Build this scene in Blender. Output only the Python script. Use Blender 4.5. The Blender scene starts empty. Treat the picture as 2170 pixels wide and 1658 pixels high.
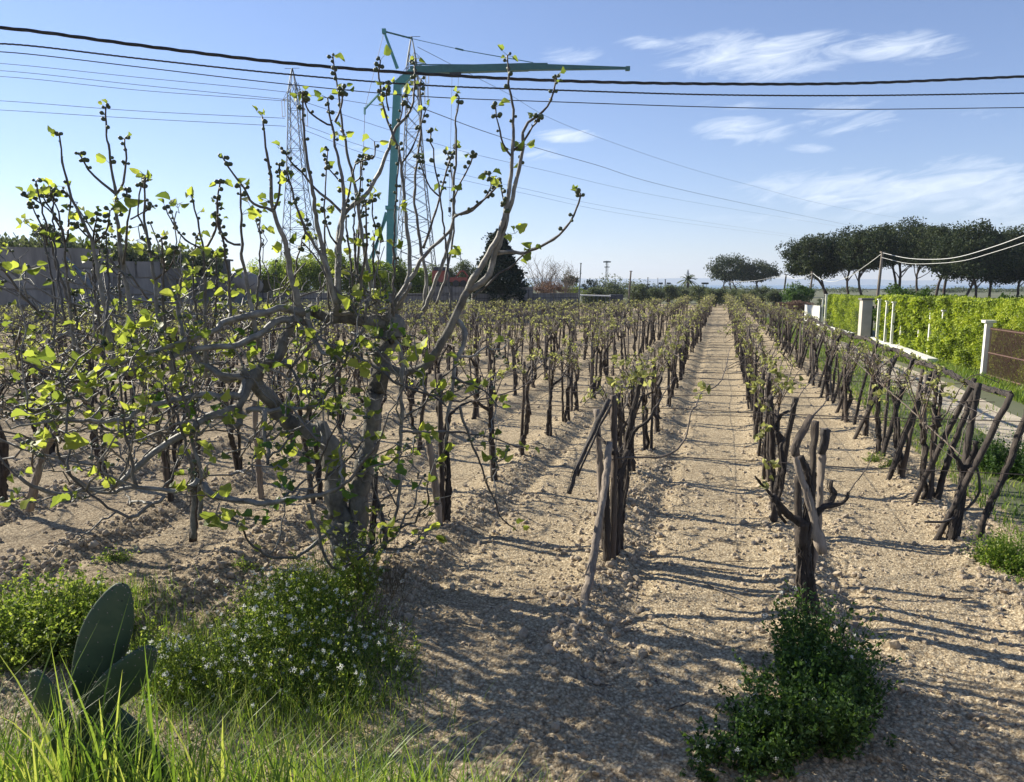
import bpy, math, random
import numpy as np
from mathutils import Vector
R = math.radians
rs = np.random.RandomState(7)
random.seed(7)
sc = bpy.context.scene
COL = sc.collection

# ------------------------------------------------------------------ camera, sky, sun, exposure
FP, CH, HY = 1540.0, 2.6, 603.0
PITCH = math.atan((829 - HY) / FP)
cam = bpy.data.cameras.new('camera')
cam.sensor_width = 36
cam.lens = 36 * FP / 2170
cam.clip_start = 0.05
cam.clip_end = 30000
co = bpy.data.objects.new('camera', cam)
co.location = (0, 0, CH)
co.rotation_euler = (math.pi / 2 - PITCH, 0, 0)
COL.objects.link(co)
sc.camera = co
sc.render.resolution_x, sc.render.resolution_y = 1024, 782

SUN_AZ, SUN_EL = -60.0, 30.0     # degrees clockwise from +Y (view direction), elevation
sl = bpy.data.lights.new('sun', 'SUN')
sl.energy = 5.0
sl.angle = R(0.53)
sl.color = (1.0, 0.93, 0.79)
so = bpy.data.objects.new('sun', sl)
sd = Vector((math.sin(R(SUN_AZ)) * math.cos(R(SUN_EL)), math.cos(R(SUN_AZ)) * math.cos(R(SUN_EL)), math.sin(R(SUN_EL))))
so.rotation_euler = (-sd).to_track_quat('-Z', 'Y').to_euler()
so.location = sd * 50
COL.objects.link(so)
sc.view_settings.view_transform = 'Standard'
sc.view_settings.look = 'None'
sc.view_settings.exposure = 0.98
sc.view_settings.gamma = 1

def ray(x, y):
    a = (x - 1085) / FP
    b = (829 - y) / FP
    return np.array((a, math.cos(PITCH) + b * math.sin(PITCH), b * math.cos(PITCH) - math.sin(PITCH)))
def at(x, y, Y):                     # point of the place seen along a direction, at a depth
    r = ray(x, y)
    return np.array((0, 0, CH)) + r * (Y / r[1])
def gr(x, y, z=0.0):
    r = ray(x, y)
    return np.array((0, 0, CH)) + r * ((z - CH) / r[2])

W = bpy.data.worlds.new('World')
sc.world = W
W.use_nodes = True
nt = W.node_tree
nt.nodes.clear()
def nd(tree, typ, **kw):
    n = tree.nodes.new(typ)
    for k, v in kw.items():
        setattr(n, k, v)
    return n
def mth(tree, op, a, b=None, c=None, clamp=False):
    n = tree.nodes.new('ShaderNodeMath')
    n.operation = op
    n.use_clamp = clamp
    for i, v in enumerate((a, b, c)):
        if v is None:
            continue
        if isinstance(v, (int, float)):
            n.inputs[i].default_value = v
        else:
            tree.links.new(v, n.inputs[i])
    return n.outputs[0]
out = nd(nt, 'ShaderNodeOutputWorld')
bg = nd(nt, 'ShaderNodeBackground')
bg.inputs[1].default_value = 0.072
sky = nd(nt, 'ShaderNodeTexSky', sky_type='NISHITA', sun_disc=False)
sky.sun_elevation = R(SUN_EL)
sky.sun_rotation = R(SUN_AZ)
sky.altitude = 50
sky.air_density = 1.0
sky.dust_density = 0.0
sky.ozone_density = 4.0
tc = nd(nt, 'ShaderNodeTexCoord')
sep = nd(nt, 'ShaderNodeSeparateXYZ')
nt.links.new(tc.outputs['Generated'], sep.inputs[0])
yy = mth(nt, 'MAXIMUM', sep.outputs[1], 0.05)
cu = mth(nt, 'DIVIDE', sep.outputs[0], yy)
cv = mth(nt, 'DIVIDE', sep.outputs[2], yy)
clouds = [(1370, 90, 75, 16, .75), (1600, 120, 210, 52, 1.0), (1730, 92, 110, 30, .6), (1910, 100, 160, 36, .85), (1215, 120, 80, 22, .5),
          (1570, 275, 120, 34, .75), (1800, 250, 120, 44, .65), (1200, 288, 75, 15, .9), (1150, 330, 70, 16, .5), (935, 332, 100, 20, .75),
          (780, 316, 60, 12, .4), (1715, 316, 65, 12, .65), (1900, 405, 360, 52, .9), (2070, 375, 150, 48, .8), (1403, 290, 30, 14, .4), (2060, 240, 80, 12, .4), (1560, 222, 90, 14, .4),
          (1700, 455, 330, 26, .35), (2150, 430, 150, 60, .6), (1130, 512, 150, 10, .3)]
mask = None
for (x, y, a, b, s) in clouds:
    r = ray(x, y)
    u0, v0 = r[0] / r[1], r[2] / r[1]
    du = mth(nt, 'MULTIPLY', mth(nt, 'SUBTRACT', cu, float(u0)), FP / (a * 1.12))
    dv = mth(nt, 'MULTIPLY', mth(nt, 'SUBTRACT', cv, float(v0)), FP / (b * 1.15))
    d = mth(nt, 'ADD', mth(nt, 'MULTIPLY', du, du), mth(nt, 'MULTIPLY', dv, dv))
    m = mth(nt, 'MULTIPLY', mth(nt, 'SUBTRACT', 1.0, d, clamp=True), s)
    mask = m if mask is None else mth(nt, 'MAXIMUM', mask, m)
cmb = nd(nt, 'ShaderNodeCombineXYZ')
nt.links.new(mth(nt, 'ADD', mth(nt, 'MULTIPLY', cu, 9.0), mth(nt, 'MULTIPLY', cv, -7.0)), cmb.inputs[0])
nt.links.new(mth(nt, 'ADD', mth(nt, 'MULTIPLY', cv, 34.0), mth(nt, 'MULTIPLY', cu, -5.0)), cmb.inputs[1])
nz = nd(nt, 'ShaderNodeTexNoise')
nz.inputs['Scale'].default_value = 1.6
nz.inputs['Detail'].default_value = 9
nz.inputs['Roughness'].default_value = 0.62
nz.inputs['Distortion'].default_value = 1.1
nt.links.new(cmb.outputs[0], nz.inputs['Vector'])
cm = mth(nt, 'SUBTRACT', mth(nt, 'ADD', mth(nt, 'MULTIPLY', mask, 0.75), mth(nt, 'MULTIPLY', nz.outputs[0], 1.7)), 1.05, clamp=True)
cm = mth(nt, 'MULTIPLY', mth(nt, 'MULTIPLY', cm, 1.25, clamp=True), mth(nt, 'MULTIPLY', mask, 2.2, clamp=True), clamp=True)
cm = mth(nt, 'MULTIPLY', cm, 0.78)
mx = nd(nt, 'ShaderNodeMix', data_type='RGBA')
mx.inputs[7].default_value = (7.6, 8.3, 9.2, 1)
nt.links.new(cm, mx.inputs[0])
tint = nd(nt, 'ShaderNodeMix', data_type='RGBA', blend_type='MULTIPLY')
tint.inputs[0].default_value = 1
tint.inputs[7].default_value = (1.22, 1.20, 1.40, 1)
gm = nd(nt, 'ShaderNodeGamma'); gm.inputs[1].default_value = .86
nt.links.new(sky.outputs[0], gm.inputs[0]); nt.links.new(gm.outputs[0], tint.inputs[6])
nt.links.new(tint.outputs[2], mx.inputs[6])
nt.links.new(mx.outputs[2], bg.inputs[0])
nt.links.new(bg.outputs[0], out.inputs[0])

# ------------------------------------------------------------------ helpers: tags, meshes
def tag(o, label=None, cat=None, group=None, kind=None):
    if label: o['label'] = label
    if cat: o['category'] = cat
    if group: o['group'] = group
    if kind: o['kind'] = kind
    return o
def empty(name, loc, label, cat, group=None, rz=0.0):
    o = bpy.data.objects.new(name, None)
    o.empty_display_size = 0.1
    COL.objects.link(o)
    o.location = Vector([float(v) for v in loc])
    o.rotation_euler = (0, 0, rz)
    return tag(o, label, cat, group)
class MB:
    """collects geometry; verts, faces, per-vertex random value"""
    def __init__(s):
        s.V, s.F, s.Rn, s.M, s.n = [], [], [], [], 0
    def add(s, V, F, rn=0.5, m=0):
        V = np.asarray(V, float).reshape(-1, 3)
        F = np.asarray(F, int)
        s.V.append(V)
        s.F.append(F + s.n)
        s.Rn.append(np.broadcast_to(np.asarray(rn, float), (len(V),)))
        s.M.append(np.full(len(F), m))
        s.n += len(V)
    def merge(s, other, M3=None, T=None):
        V, F3, rn, mm = other.arr()
        if M3 is not None: V = V @ np.asarray(M3).T
        if T is not None: V = V + np.asarray(T)
        off = s.n
        s.V.append(V); s.Rn.append(rn); s.n += len(V)
        for F, m in F3:
            s.F.append(F + off); s.M.append(m)
    def arr(s):
        if not s.V: return np.zeros((0, 3)), [], np.zeros(0), None
        return np.concatenate(s.V), list(zip(s.F, s.M)), np.concatenate(s.Rn), None
    def mesh(s, name, mats, smooth=False, origin=None):
        me = bpy.data.meshes.new(name)
        V = np.concatenate(s.V)
        if origin is not None: V = V - np.asarray(origin)
        starts, loops, mi = [], [], []
        pos = 0
        for F, m in zip(s.F, s.M):
            if len(F) == 0: continue
            k = F.shape[1]
            loops.append(F.ravel())
            starts.append(pos + np.arange(len(F)) * k)
            pos += len(F) * k
            mi.append(m)
        loops = np.concatenate(loops); starts = np.concatenate(starts); mi = np.concatenate(mi)
        me.vertices.add(len(V)); me.vertices.foreach_set('co', V.astype(np.float32).ravel())
        me.loops.add(len(loops)); me.loops.foreach_set('vertex_index', loops.astype(np.int32))
        me.polygons.add(len(starts)); me.polygons.foreach_set('loop_start', starts.astype(np.int32))
        me.polygons.foreach_set('material_index', mi.astype(np.int32))
        me.polygons.foreach_set('use_smooth', np.full(len(starts), smooth))
        at_ = me.attributes.new('rnd', 'FLOAT', 'POINT')
        at_.data.foreach_set('value', np.concatenate(s.Rn).astype(np.float32))
        me.update(calc_edges=True)
        me.validate()
        for m in (mats if isinstance(mats, (list, tuple)) else [mats]):
            me.materials.append(m)
        return me
    def build(s, name, mats, parent=None, smooth=False, world=True):
        """world=True: verts are world coordinates; child keeps them relative to parent"""
        org = None
        if parent is not None and world:
            assert abs(parent.rotation_euler[2]) < 1e-9
            org = np.array(parent.location)
        if parent is None and world:
            V = np.concatenate(s.V)
            org = np.array([V[:, 0].mean(), V[:, 1].mean(), V[:, 2].min()])
        me = s.mesh(name, mats, smooth, org)
        o = bpy.data.objects.new(name, me)
        COL.objects.link(o)
        if parent is not None:
            o.parent = parent
        elif org is not None:
            o.location = Vector([float(v) for v in org])
        return o
    # --- primitives
    def tube(s, P, r, sides=6, rn=0.5, m=0, cap=True, rough=0.0, twist=0.0):
        P = np.asarray(P, float)
        n = len(P)
        r = np.broadcast_to(np.asarray(r, float), (n,))
        T = np.gradient(P, axis=0)
        T /= np.linalg.norm(T, axis=1)[:, None] + 1e-12
        up = np.array((0, 0, 1.0)) if abs(T[0][2]) < 0.9 else np.array((1.0, 0, 0))
        N = np.cross(T[0], up); N /= np.linalg.norm(N)
        Ns = []
        for i in range(n):
            N = N - T[i] * N.dot(T[i])
            N /= np.linalg.norm(N) + 1e-12
            Ns.append(N)
        Ns = np.array(Ns); B = np.cross(T, Ns)
        a = np.arange(sides) * 2 * math.pi / sides
        aa = a[None, :] + twist * np.arange(n)[:, None]
        rr = r[:, None] * np.ones((1, sides))
        if rough:
            prof = 1 + rough * rs.uniform(-1, 1, (1, sides))
            rr = rr * prof * (1 + rough * 0.5 * rs.uniform(-1, 1, (n, sides)))
        V = P[:, None, :] + rr[..., None] * (np.cos(aa)[..., None] * Ns[:, None, :] + np.sin(aa)[..., None] * B[:, None, :])
        V = V.reshape(-1, 3)
        i = np.arange(n - 1)[:, None] * sides
        j = np.arange(sides)[None, :]
        j2 = (j + 1) % sides
        F = np.stack([i + j, i + j2, i + sides + j2, i + sides + j], -1).reshape(-1, 4)
        s.add(V, F, rn, m)
        if cap:
            k = s.n - n * sides
            s.F.append(np.array([[k + q for q in range(sides)][::-1]])); s.M.append(np.array([m]))
            k2 = s.n - sides
            s.F.append(np.array([[k2 + q for q in range(sides)]])); s.M.append(np.array([m]))
    def box(s, c, d, rz=0.0, rn=0.5, m=0, ry=0.0):
        X = np.array([(x, y, z) for z in (-.5, .5) for y in (-.5, .5) for x in (-.5, .5)]) * np.asarray(d, float)
        cr, sr = math.cos(ry), math.sin(ry)
        X = X @ np.array([[cr, 0, sr], [0, 1, 0], [-sr, 0, cr]]).T
        cz, sz = math.cos(rz), math.sin(rz)
        X = X @ np.array([[cz, -sz, 0], [sz, cz, 0], [0, 0, 1]]).T + np.asarray(c, float)
        F = np.array([(0, 2, 3, 1), (4, 5, 7, 6), (0, 1, 5, 4), (2, 6, 7, 3), (0, 4, 6, 2), (1, 3, 7, 5)])
        s.add(X, F, rn, m)
    def seg(s, a, b, r, sides=5, m=0):
        s.tube(np.array([a, b], float), r, sides, m=m)
    def inst(s, TV, TF, pos, mats3, rn, m=0):
        """many copies of a template: mats3 (N,3,3)"""
        N = len(pos)
        V = np.einsum('nij,kj->nki', mats3, TV) + pos[:, None, :]
        k = len(TV)
        F = (TF[None] + (np.arange(N) * k)[:, None, None]).reshape(-1, TF.shape[1])
        s.add(V.reshape(-1, 3), F, np.repeat(rn, k), m)

def shag(g, P, r, n=5, w=.0045, m=0):
    """peeling bark strips lying along a stem"""
    r = np.broadcast_to(np.asarray(r, float), (len(P),))
    for q in range(n):
        i0 = rs.randint(0, max(1, len(P) // 2)); i1 = min(len(P), i0 + rs.randint(4, max(5, len(P) // 2 + 3)))
        if i1 - i0 < 3: continue
        a = rs.uniform(0, 6.28) + np.arange(i1 - i0) * rs.uniform(-.12, .12)
        rr = r[i0:i1] * rs.uniform(.98, 1.12) + np.linspace(0, rs.uniform(0, .006), i1 - i0)
        Q = P[i0:i1] + np.c_[np.cos(a) * rr, np.sin(a) * rr, np.zeros(i1 - i0)]
        g.tube(Q, w * rs.uniform(.6, 1.3), 4, cap=False)
def catmull(P, step=0.05, kink=0.0):
    P = np.asarray(P, float)
    n = len(P)
    Q = np.vstack([2 * P[0] - P[1], P, 2 * P[-1] - P[-2]])
    outp, tt = [], []
    for i in range(n - 1):
        p0, p1, p2, p3 = Q[i], Q[i + 1], Q[i + 2], Q[i + 3]
        k = max(2, int(np.linalg.norm((p2 - p1)[:3]) / step))
        for t in np.arange(k) / k:
            outp.append(0.5 * ((2 * p1) + (-p0 + p2) * t + (2 * p0 - 5 * p1 + 4 * p2 - p3) * t * t + (-p0 + 3 * p1 - 3 * p2 + p3) * t ** 3))
    outp.append(P[-1])
    A = np.array(outp)
    if kink:
        A[1:-1, :3] += rs.normal(0, kink, (len(A) - 2, 3))
    return A
def rot_rand(N, tilt=1.0, down=None):
    """random rotations; tilt 1 = any direction"""
    q = rs.normal(0, 1, (N, 4)); q /= np.linalg.norm(q, axis=1)[:, None]
    w, x, y, z = q.T
    return np.stack([np.stack([1 - 2 * (y * y + z * z), 2 * (x * y - z * w), 2 * (x * z + y * w)], -1),
                     np.stack([2 * (x * y + z * w), 1 - 2 * (x * x + z * z), 2 * (y * z - x * w)], -1),
                     np.stack([2 * (x * z - y * w), 2 * (y * z + x * w), 1 - 2 * (x * x + y * y)], -1)], 1)
def frame(d, N_roll=None):
    """rotation matrices whose +Y goes along d (N,3)"""
    d = d / (np.linalg.norm(d, axis=1)[:, None] + 1e-9)
    h = rs.normal(0, 1, d.shape)
    x = np.cross(d, h); x /= np.linalg.norm(x, axis=1)[:, None] + 1e-9
    z = np.cross(x, d)
    return np.stack([x, d, z], -1)
# leaf templates (stem at origin, blade along +Y)
LEAF_OV = (np.array([(0, 0, 0), (-.28, .35, .05), (0, .4, -.03), (.28, .35, .05), (-.2, .75, .04), (0, .8, 0), (.2, .75, .04), (0, 1, -.08)], float),
           np.array([(0, 2, 1), (0, 3, 2), (1, 2, 4), (2, 5, 4), (2, 3, 6), (2, 6, 5), (4, 5, 7), (5, 6, 7)]))
LEAF_Q = (np.array([(0, 0, 0), (-.3, .5, .06), (.3, .5, .06), (0, 1, -.05)], float), np.array([(0, 2, 1), (1, 2, 3)]))
def palmate(lobes):
    """broad lobed leaf: centre fan"""
    V = [(0, 0.38, -0.03)]
    for (x, y) in lobes: V.append((x, y, 0.10 * abs(x) - 0.10 * max(0, y - .4)))
    F = [(0, i + 1, (i + 1) % len(lobes) + 1) for i in range(len(lobes))]
    return np.array(V, float), np.array(F)
def cupped(lobes, cup):
    V, F = palmate(lobes); V = V.copy(); V[:, 2] = cup * (np.abs(V[:, 0]) ** 1.3 * 1.6) - .22 * V[:, 1] ** 2; return V, F
LEAF_FIG = cupped([(0, 0.0), (.16, -.03), (.33, .06), (.42, .24), (.38, .38), (.44, .52), (.38, .68), (.26, .72), (.16, .90), (0, 1.0),
                    (-.16, .90), (-.26, .72), (-.38, .68), (-.44, .52), (-.38, .38), (-.42, .24), (-.33, .06), (-.16, -.03)], .75)
LEAF_FIGY = cupped([(0, 0.0), (.12, .04), (.24, .2), (.30, .42), (.24, .66), (.12, .88), (0, 1.0), (-.12, .88), (-.24, .66), (-.30, .42), (-.24, .2), (-.12, .04)], 1.3)
LEAF_VINE = cupped([(0, 0), (.28, .03), (.42, .3), (.34, .55), (.24, .82), (0, 1), (-.24, .82), (-.34, .55), (-.42, .3), (-.28, .03)], 1.0)
def ico():
    t = (1 + 5 ** .5) / 2
    V = np.array([(-1, t, 0), (1, t, 0), (-1, -t, 0), (1, -t, 0), (0, -1, t), (0, 1, t), (0, -1, -t), (0, 1, -t), (t, 0, -1), (t, 0, 1), (-t, 0, -1), (-t, 0, 1)], float)
    V /= np.linalg.norm(V[0])
    F = np.array([(0, 11, 5), (0, 5, 1), (0, 1, 7), (0, 7, 10), (0, 10, 11), (1, 5, 9), (5, 11, 4), (11, 10, 2), (10, 7, 6), (7, 1, 8), (3, 9, 4), (3, 4, 2), (3, 2, 6), (3, 6, 8), (3, 8, 9), (4, 9, 5), (2, 4, 11), (6, 2, 10), (8, 6, 7), (9, 8, 1)])
    return V, F
ICO = ico()
def subdiv(V, F):
    V = list(map(tuple, V)); cache = {}; G = []
    def mid(a, b):
        k = (min(a, b), max(a, b))
        if k not in cache:
            p = (np.array(V[a]) + np.array(V[b])) / 2; p /= np.linalg.norm(p)
            cache[k] = len(V); V.append(tuple(p))
        return cache[k]
    for a, b, c in F:
        ab, bc, ca = mid(a, b), mid(b, c), mid(c, a)
        G += [(a, ab, ca), (b, bc, ab), (c, ca, bc), (ab, bc, ca)]
    return np.array(V), np.array(G)
ICO2 = subdiv(*ICO)

# ------------------------------------------------------------------ materials
def ramp(t, fac, stops):
    n = nd(t, 'ShaderNodeValToRGB')
    e = n.color_ramp.elements
    while len(e) < len(stops): e.new(0.5)
    for i, (p, c) in enumerate(stops):
        e[i].position = p; e[i].color = (c[0], c[1], c[2], 1)
    t.links.new(fac, n.inputs[0])
    return n.outputs[0]
def noise(t, scale, detail=4, rough=.6, stretch=(1, 1, 1), coord='Object', dist=0.0):
    tc = nd(t, 'ShaderNodeTexCoord'); mp = nd(t, 'ShaderNodeMapping')
    mp.inputs['Scale'].default_value = stretch
    t.links.new(tc.outputs[coord], mp.inputs[0])
    n = nd(t, 'ShaderNodeTexNoise')
    n.inputs['Scale'].default_value = scale; n.inputs['Detail'].default_value = detail
    n.inputs['Roughness'].default_value = rough; n.inputs['Distortion'].default_value = dist
    t.links.new(mp.outputs[0], n.inputs['Vector'])
    return n.outputs[0]
def newmat(name):
    m = bpy.data.materials.new(name); m.use_nodes = True
    t = m.node_tree
    b = t.nodes['Principled BSDF']
    return m, t, b
def solid(name, c1, c2, scale=8, rough=.8, bump=.3, bscale=None, stretch=(1, 1, 1), metal=0.0, dist=.01, objrand=0.0, detail=6):
    m, t, b = newmat(name)
    n = noise(t, scale, detail, .65, stretch)
    c = ramp(t, n, [(.3, c1), (.7, c2)])
    if objrand:
        oi = nd(t, 'ShaderNodeObjectInfo')
        h = nd(t, 'ShaderNodeHueSaturation')
        t.links.new(mth(t, 'ADD', mth(t, 'MULTIPLY', oi.outputs['Random'], objrand), 1 - objrand / 2), h.inputs['Value'])
        t.links.new(c, h.inputs['Color']); c = h.outputs[0]
    t.links.new(c, b.inputs['Base Color'])
    b.inputs['Roughness'].default_value = rough
    b.inputs['Metallic'].default_value = metal
    if bump:
        n2 = noise(t, bscale or scale * 3, 6, .7, stretch)
        bp = nd(t, 'ShaderNodeBump'); bp.inputs['Strength'].default_value = bump; bp.inputs['Distance'].default_value = dist
        t.links.new(n2, bp.inputs['Height']); t.links.new(bp.outputs[0], b.inputs['Normal'])
    return m
def leafmat(name, stops, trans=.5, rough=.5, tcol=1.5, spec=.3, tint=(1.0, 1.0, .55)):
    m, t, b = newmat(name)
    a = nd(t, 'ShaderNodeAttribute'); a.attribute_name = 'rnd'
    c = ramp(t, a.outputs['Fac'], stops)
    t.links.new(c, b.inputs['Base Color'])
    b.inputs['Roughness'].default_value = rough
    b.inputs['Specular IOR Level'].default_value = spec
    tr = nd(t, 'ShaderNodeBsdfTranslucent')
    mu = nd(t, 'ShaderNodeMix', data_type='RGBA', blend_type='MULTIPLY')
    mu.inputs[0].default_value = 1
    t.links.new(c, mu.inputs[6]); mu.inputs[7].default_value = (tcol * tint[0], tcol * tint[1], tcol * tint[2], 1)
    t.links.new(mu.outputs[2], tr.inputs[0])
    mix = nd(t, 'ShaderNodeMixShader'); mix.inputs[0].default_value = trans
    o = t.nodes['Material Output']
    t.links.new(b.outputs[0], mix.inputs[1]); t.links.new(tr.outputs[0], mix.inputs[2])
    t.links.new(mix.outputs[0], o.inputs[0])
    return m
def soilmat():
    m, t, b = newmat('soil')
    n1 = noise(t, 1.3, 5, .6); n2 = noise(t, 38, 6, .75); n3 = noise(t, 9, 4, .6)
    c1 = ramp(t, n2, [(.30, (.16, .12, .080)), (.43, (.43, .355, .235)), (.58, (.60, .515, .36)), (.8, (.72, .645, .475))])
    c2 = ramp(t, n2, [(.30, (.14, .105, .072)), (.5, (.32, .262, .18)), (.7, (.48, .41, .29))])
    mx = nd(t, 'ShaderNodeMix', data_type='RGBA')
    f = mth(t, 'ADD', mth(t, 'MULTIPLY', n1, 1.6), mth(t, 'MULTIPLY', n3, .7))
    sp = nd(t, 'ShaderNodeTexCoord'); sx = nd(t, 'ShaderNodeSeparateXYZ'); t.links.new(sp.outputs['Object'], sx.inputs[0])
    # darker, browner earth towards the field's near left corner
    left = mth(t, 'MULTIPLY', mth(t, 'ADD', mth(t, 'MULTIPLY', sx.outputs[0], -0.16), mth(t, 'MULTIPLY', sx.outputs[1], -0.05)), 1.0)
    t.links.new(mth(t, 'ADD', mth(t, 'SUBTRACT', f, 1.15), mth(t, 'MINIMUM', mth(t, 'MAXIMUM', mth(t, 'ADD', left, .45), 0.0), .7), clamp=True), mx.inputs[0])
    t.links.new(c1, mx.inputs[6]); t.links.new(c2, mx.inputs[7])
    tcq = nd(t, 'ShaderNodeTexCoord'); vq = nd(t, 'ShaderNodeTexVoronoi'); vq.inputs['Scale'].default_value = 46; vq.inputs['Randomness'].default_value = 1
    t.links.new(tcq.outputs['Object'], vq.inputs['Vector'])
    crevice_shade = ramp(t, vq.outputs['Distance'], [(.30, (1, 1, 1)), (.62, (.60, .56, .52))])  # shade between soil grains painted in as dark cell edges
    sepc = nd(t, 'ShaderNodeSeparateColor'); t.links.new(vq.outputs['Color'], sepc.inputs[0])
    grain = ramp(t, sepc.outputs[0], [(.1, (.72, .70, .68)), (.9, (1.12, 1.10, 1.08))])
    m1 = nd(t, 'ShaderNodeMix', data_type='RGBA', blend_type='MULTIPLY'); m1.inputs[0].default_value = 1
    m2 = nd(t, 'ShaderNodeMix', data_type='RGBA', blend_type='MULTIPLY'); m2.inputs[0].default_value = 1
    t.links.new(mx.outputs[2], m1.inputs[6]); t.links.new(crevice_shade, m1.inputs[7])
    t.links.new(m1.outputs[2], m2.inputs[6]); t.links.new(grain, m2.inputs[7])
    t.links.new(m2.outputs[2], b.inputs['Base Color'])
    b.inputs['Roughness'].default_value = .95
    b.inputs['Specular IOR Level'].default_value = .15
    tcn = nd(t, 'ShaderNodeTexCoord')
    vo = nd(t, 'ShaderNodeTexVoronoi'); vo.inputs['Scale'].default_value = 55; vo.inputs['Randomness'].default_value = 1
    t.links.new(tcn.outputs['Object'], vo.inputs['Vector'])
    h = mth(t, 'ADD', mth(t, 'MULTIPLY', vo.outputs['Distance'], -.8), mth(t, 'MULTIPLY', noise(t, 75, 5, .7), 1.1))
    bp = nd(t, 'ShaderNodeBump'); bp.inputs['Strength'].default_value = .75; bp.inputs['Distance'].default_value = .011
    t.links.new(h, bp.inputs['Height']); t.links.new(bp.outputs[0], b.inputs['Normal'])
    return m
M_SOIL = soilmat()
M_CLOD = solid('clod', (.22, .17, .115), (.52, .43, .31), 14, .95, .8, 60, dist=.01)
M_FIGBARK = solid('fig_bark', (.085, .078, .066), (.25, .235, .20), 9, .7, .8, 30, stretch=(1, 1, 1), dist=.01)
m, t, b = newmat('fig_branch_bark')
a_ = nd(t, 'ShaderNodeAttribute'); a_.attribute_name = 'rnd'
old = ramp(t, noise(t, 11, 7, .7), [(.32, (.09, .082, .07)), (.5, (.18, .17, .148)), (.7, (.31, .295, .26))])
yng = ramp(t, noise(t, 16, 5, .6), [(.3, (.022, .018, .016)), (.7, (.085, .07, .055))])
mm_ = nd(t, 'ShaderNodeMix', data_type='RGBA'); t.links.new(a_.outputs['Fac'], mm_.inputs[0]); t.links.new(old, mm_.inputs[6]); t.links.new(yng, mm_.inputs[7])
t.links.new(mm_.outputs[2], b.inputs['Base Color']); b.inputs['Roughness'].default_value = .55
bp = nd(t, 'ShaderNodeBump'); bp.inputs['Strength'].default_value = .8; bp.inputs['Distance'].default_value = .008
t.links.new(noise(t, 40, 6, .7), bp.inputs['Height']); t.links.new(bp.outputs[0], b.inputs['Normal'])
M_FIGBR = m
M_FIGTRUNK = solid('fig_trunk_bark', (.022, .020, .017), (.27, .25, .21), 5.5, .85, 1.0, 13, stretch=(1, 1, .8), dist=.035, detail=9)
M_VINEBARK = solid('vine_bark', (.007, .0055, .005), (.075, .058, .046), 34, .9, 1.0, 50, stretch=(1, 1, .12), dist=.012, objrand=.5)
M_STAKE = solid('weathered_wood', (.018, .014, .011), (.105, .08, .062), 26, .85, 1.0, 50, stretch=(1, 1, .08), dist=.01, objrand=.7)
M_PALEWOOD = solid('pale_weathered_wood', (.12, .095, .075), (.34, .28, .22), 26, .85, 1.0, 50, stretch=(1, 1, .08), dist=.01)
M_CHAR = solid('blackened_wood', (.012, .011, .012), (.09, .075, .065), 26, .8, 1.0, 50, stretch=(1, 1, .1), dist=.01)
M_CANE = solid('cane', (.04, .03, .022), (.16, .12, .085), 20, .6, .3, objrand=.5)
M_FIGLEAF = leafmat('fig_leaf', [(0, (.07, .10, .025)), (.4, (.17, .21, .045)), (1, (.32, .35, .08))], .58, .5, 1.8, tint=(1, 1, .6))
M_FIGLEAFD = leafmat('fig_leaf_mature', [(0, (.04, .09, .02)), (1, (.10, .17, .03))], .45, .4, 1.8)
M_FIG = solid('fig_fruit', (.025, .036, .016), (.075, .10, .04), 12, .55, .2)
M_VINELEAF = leafmat('vine_leaf', [(0, (.11, .115, .04)), (.5, (.24, .25, .085)), (1, (.46, .45, .20))], .45, .55, 1.5, tint=(1, 1, .7))
M_GRASS = leafmat('grass', [(0, (.06, .11, .02)), (.6, (.15, .23, .035)), (1, (.30, .32, .10))], .5, .45, 1.7)
M_WEED = leafmat('weed', [(0, (.05, .085, .02)), (.5, (.14, .20, .04)), (1, (.32, .37, .10))], .5, .55, 1.7)
M_WEEDD = leafmat('weed_dark', [(0, (.02, .05, .014)), (.6, (.055, .11, .028)), (1, (.12, .20, .04))], .42, .5, 1.5)
M_PETAL = leafmat('white_petal', [(0, (.75, .76, .68)), (1, (.85, .85, .8))], .4, .6, 1.0, tint=(1, 1, 1))
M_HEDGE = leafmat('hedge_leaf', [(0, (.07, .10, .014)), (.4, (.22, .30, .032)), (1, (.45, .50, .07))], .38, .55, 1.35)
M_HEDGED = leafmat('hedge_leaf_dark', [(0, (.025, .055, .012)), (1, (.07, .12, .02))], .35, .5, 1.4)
M_PINE = leafmat('pine_needles', [(0, (.008, .020, .008)), (.6, (.028, .046, .015)), (1, (.09, .105, .03))], .2, .7, 1.2)
M_CONIF = leafmat('conifer_needles', [(0, (.008, .018, .012)), (1, (.022, .04, .022))], .15, .7, 1.2)
M_OLIVE = leafmat('olive_leaf', [(0, (.05, .07, .035)), (.6, (.10, .125, .07)), (1, (.17, .19, .12))], .35, .6, 1.3)
M_BROOM = leafmat('spring_leaf', [(0, (.07, .10, .025)), (.6, (.18, .23, .05)), (1, (.30, .35, .08))], .5, .6, 1.6)
M_DRY = leafmat('dry_weed', [(0, (.10, .075, .045)), (1, (.28, .22, .13))], .4, .7, 1.3, tint=(1, .95, .8))
M_RUST = leafmat('reddish_twig', [(0, (.10, .06, .05)), (1, (.22, .15, .11))], .3, .7, 1.1, tint=(1, .9, .8))
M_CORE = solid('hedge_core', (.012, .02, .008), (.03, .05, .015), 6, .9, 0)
M_PINEBARK = solid('pine_bark', (.03, .022, .018), (.09, .065, .05), 4, .9, .8, 12, stretch=(1, 1, .3), dist=.03)
M_CACTUS = None
M_CONC = solid('concrete', (.12, .11, .10), (.30, .275, .25), 1.1, .85, .3, 20, stretch=(1, 1, .22))
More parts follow.
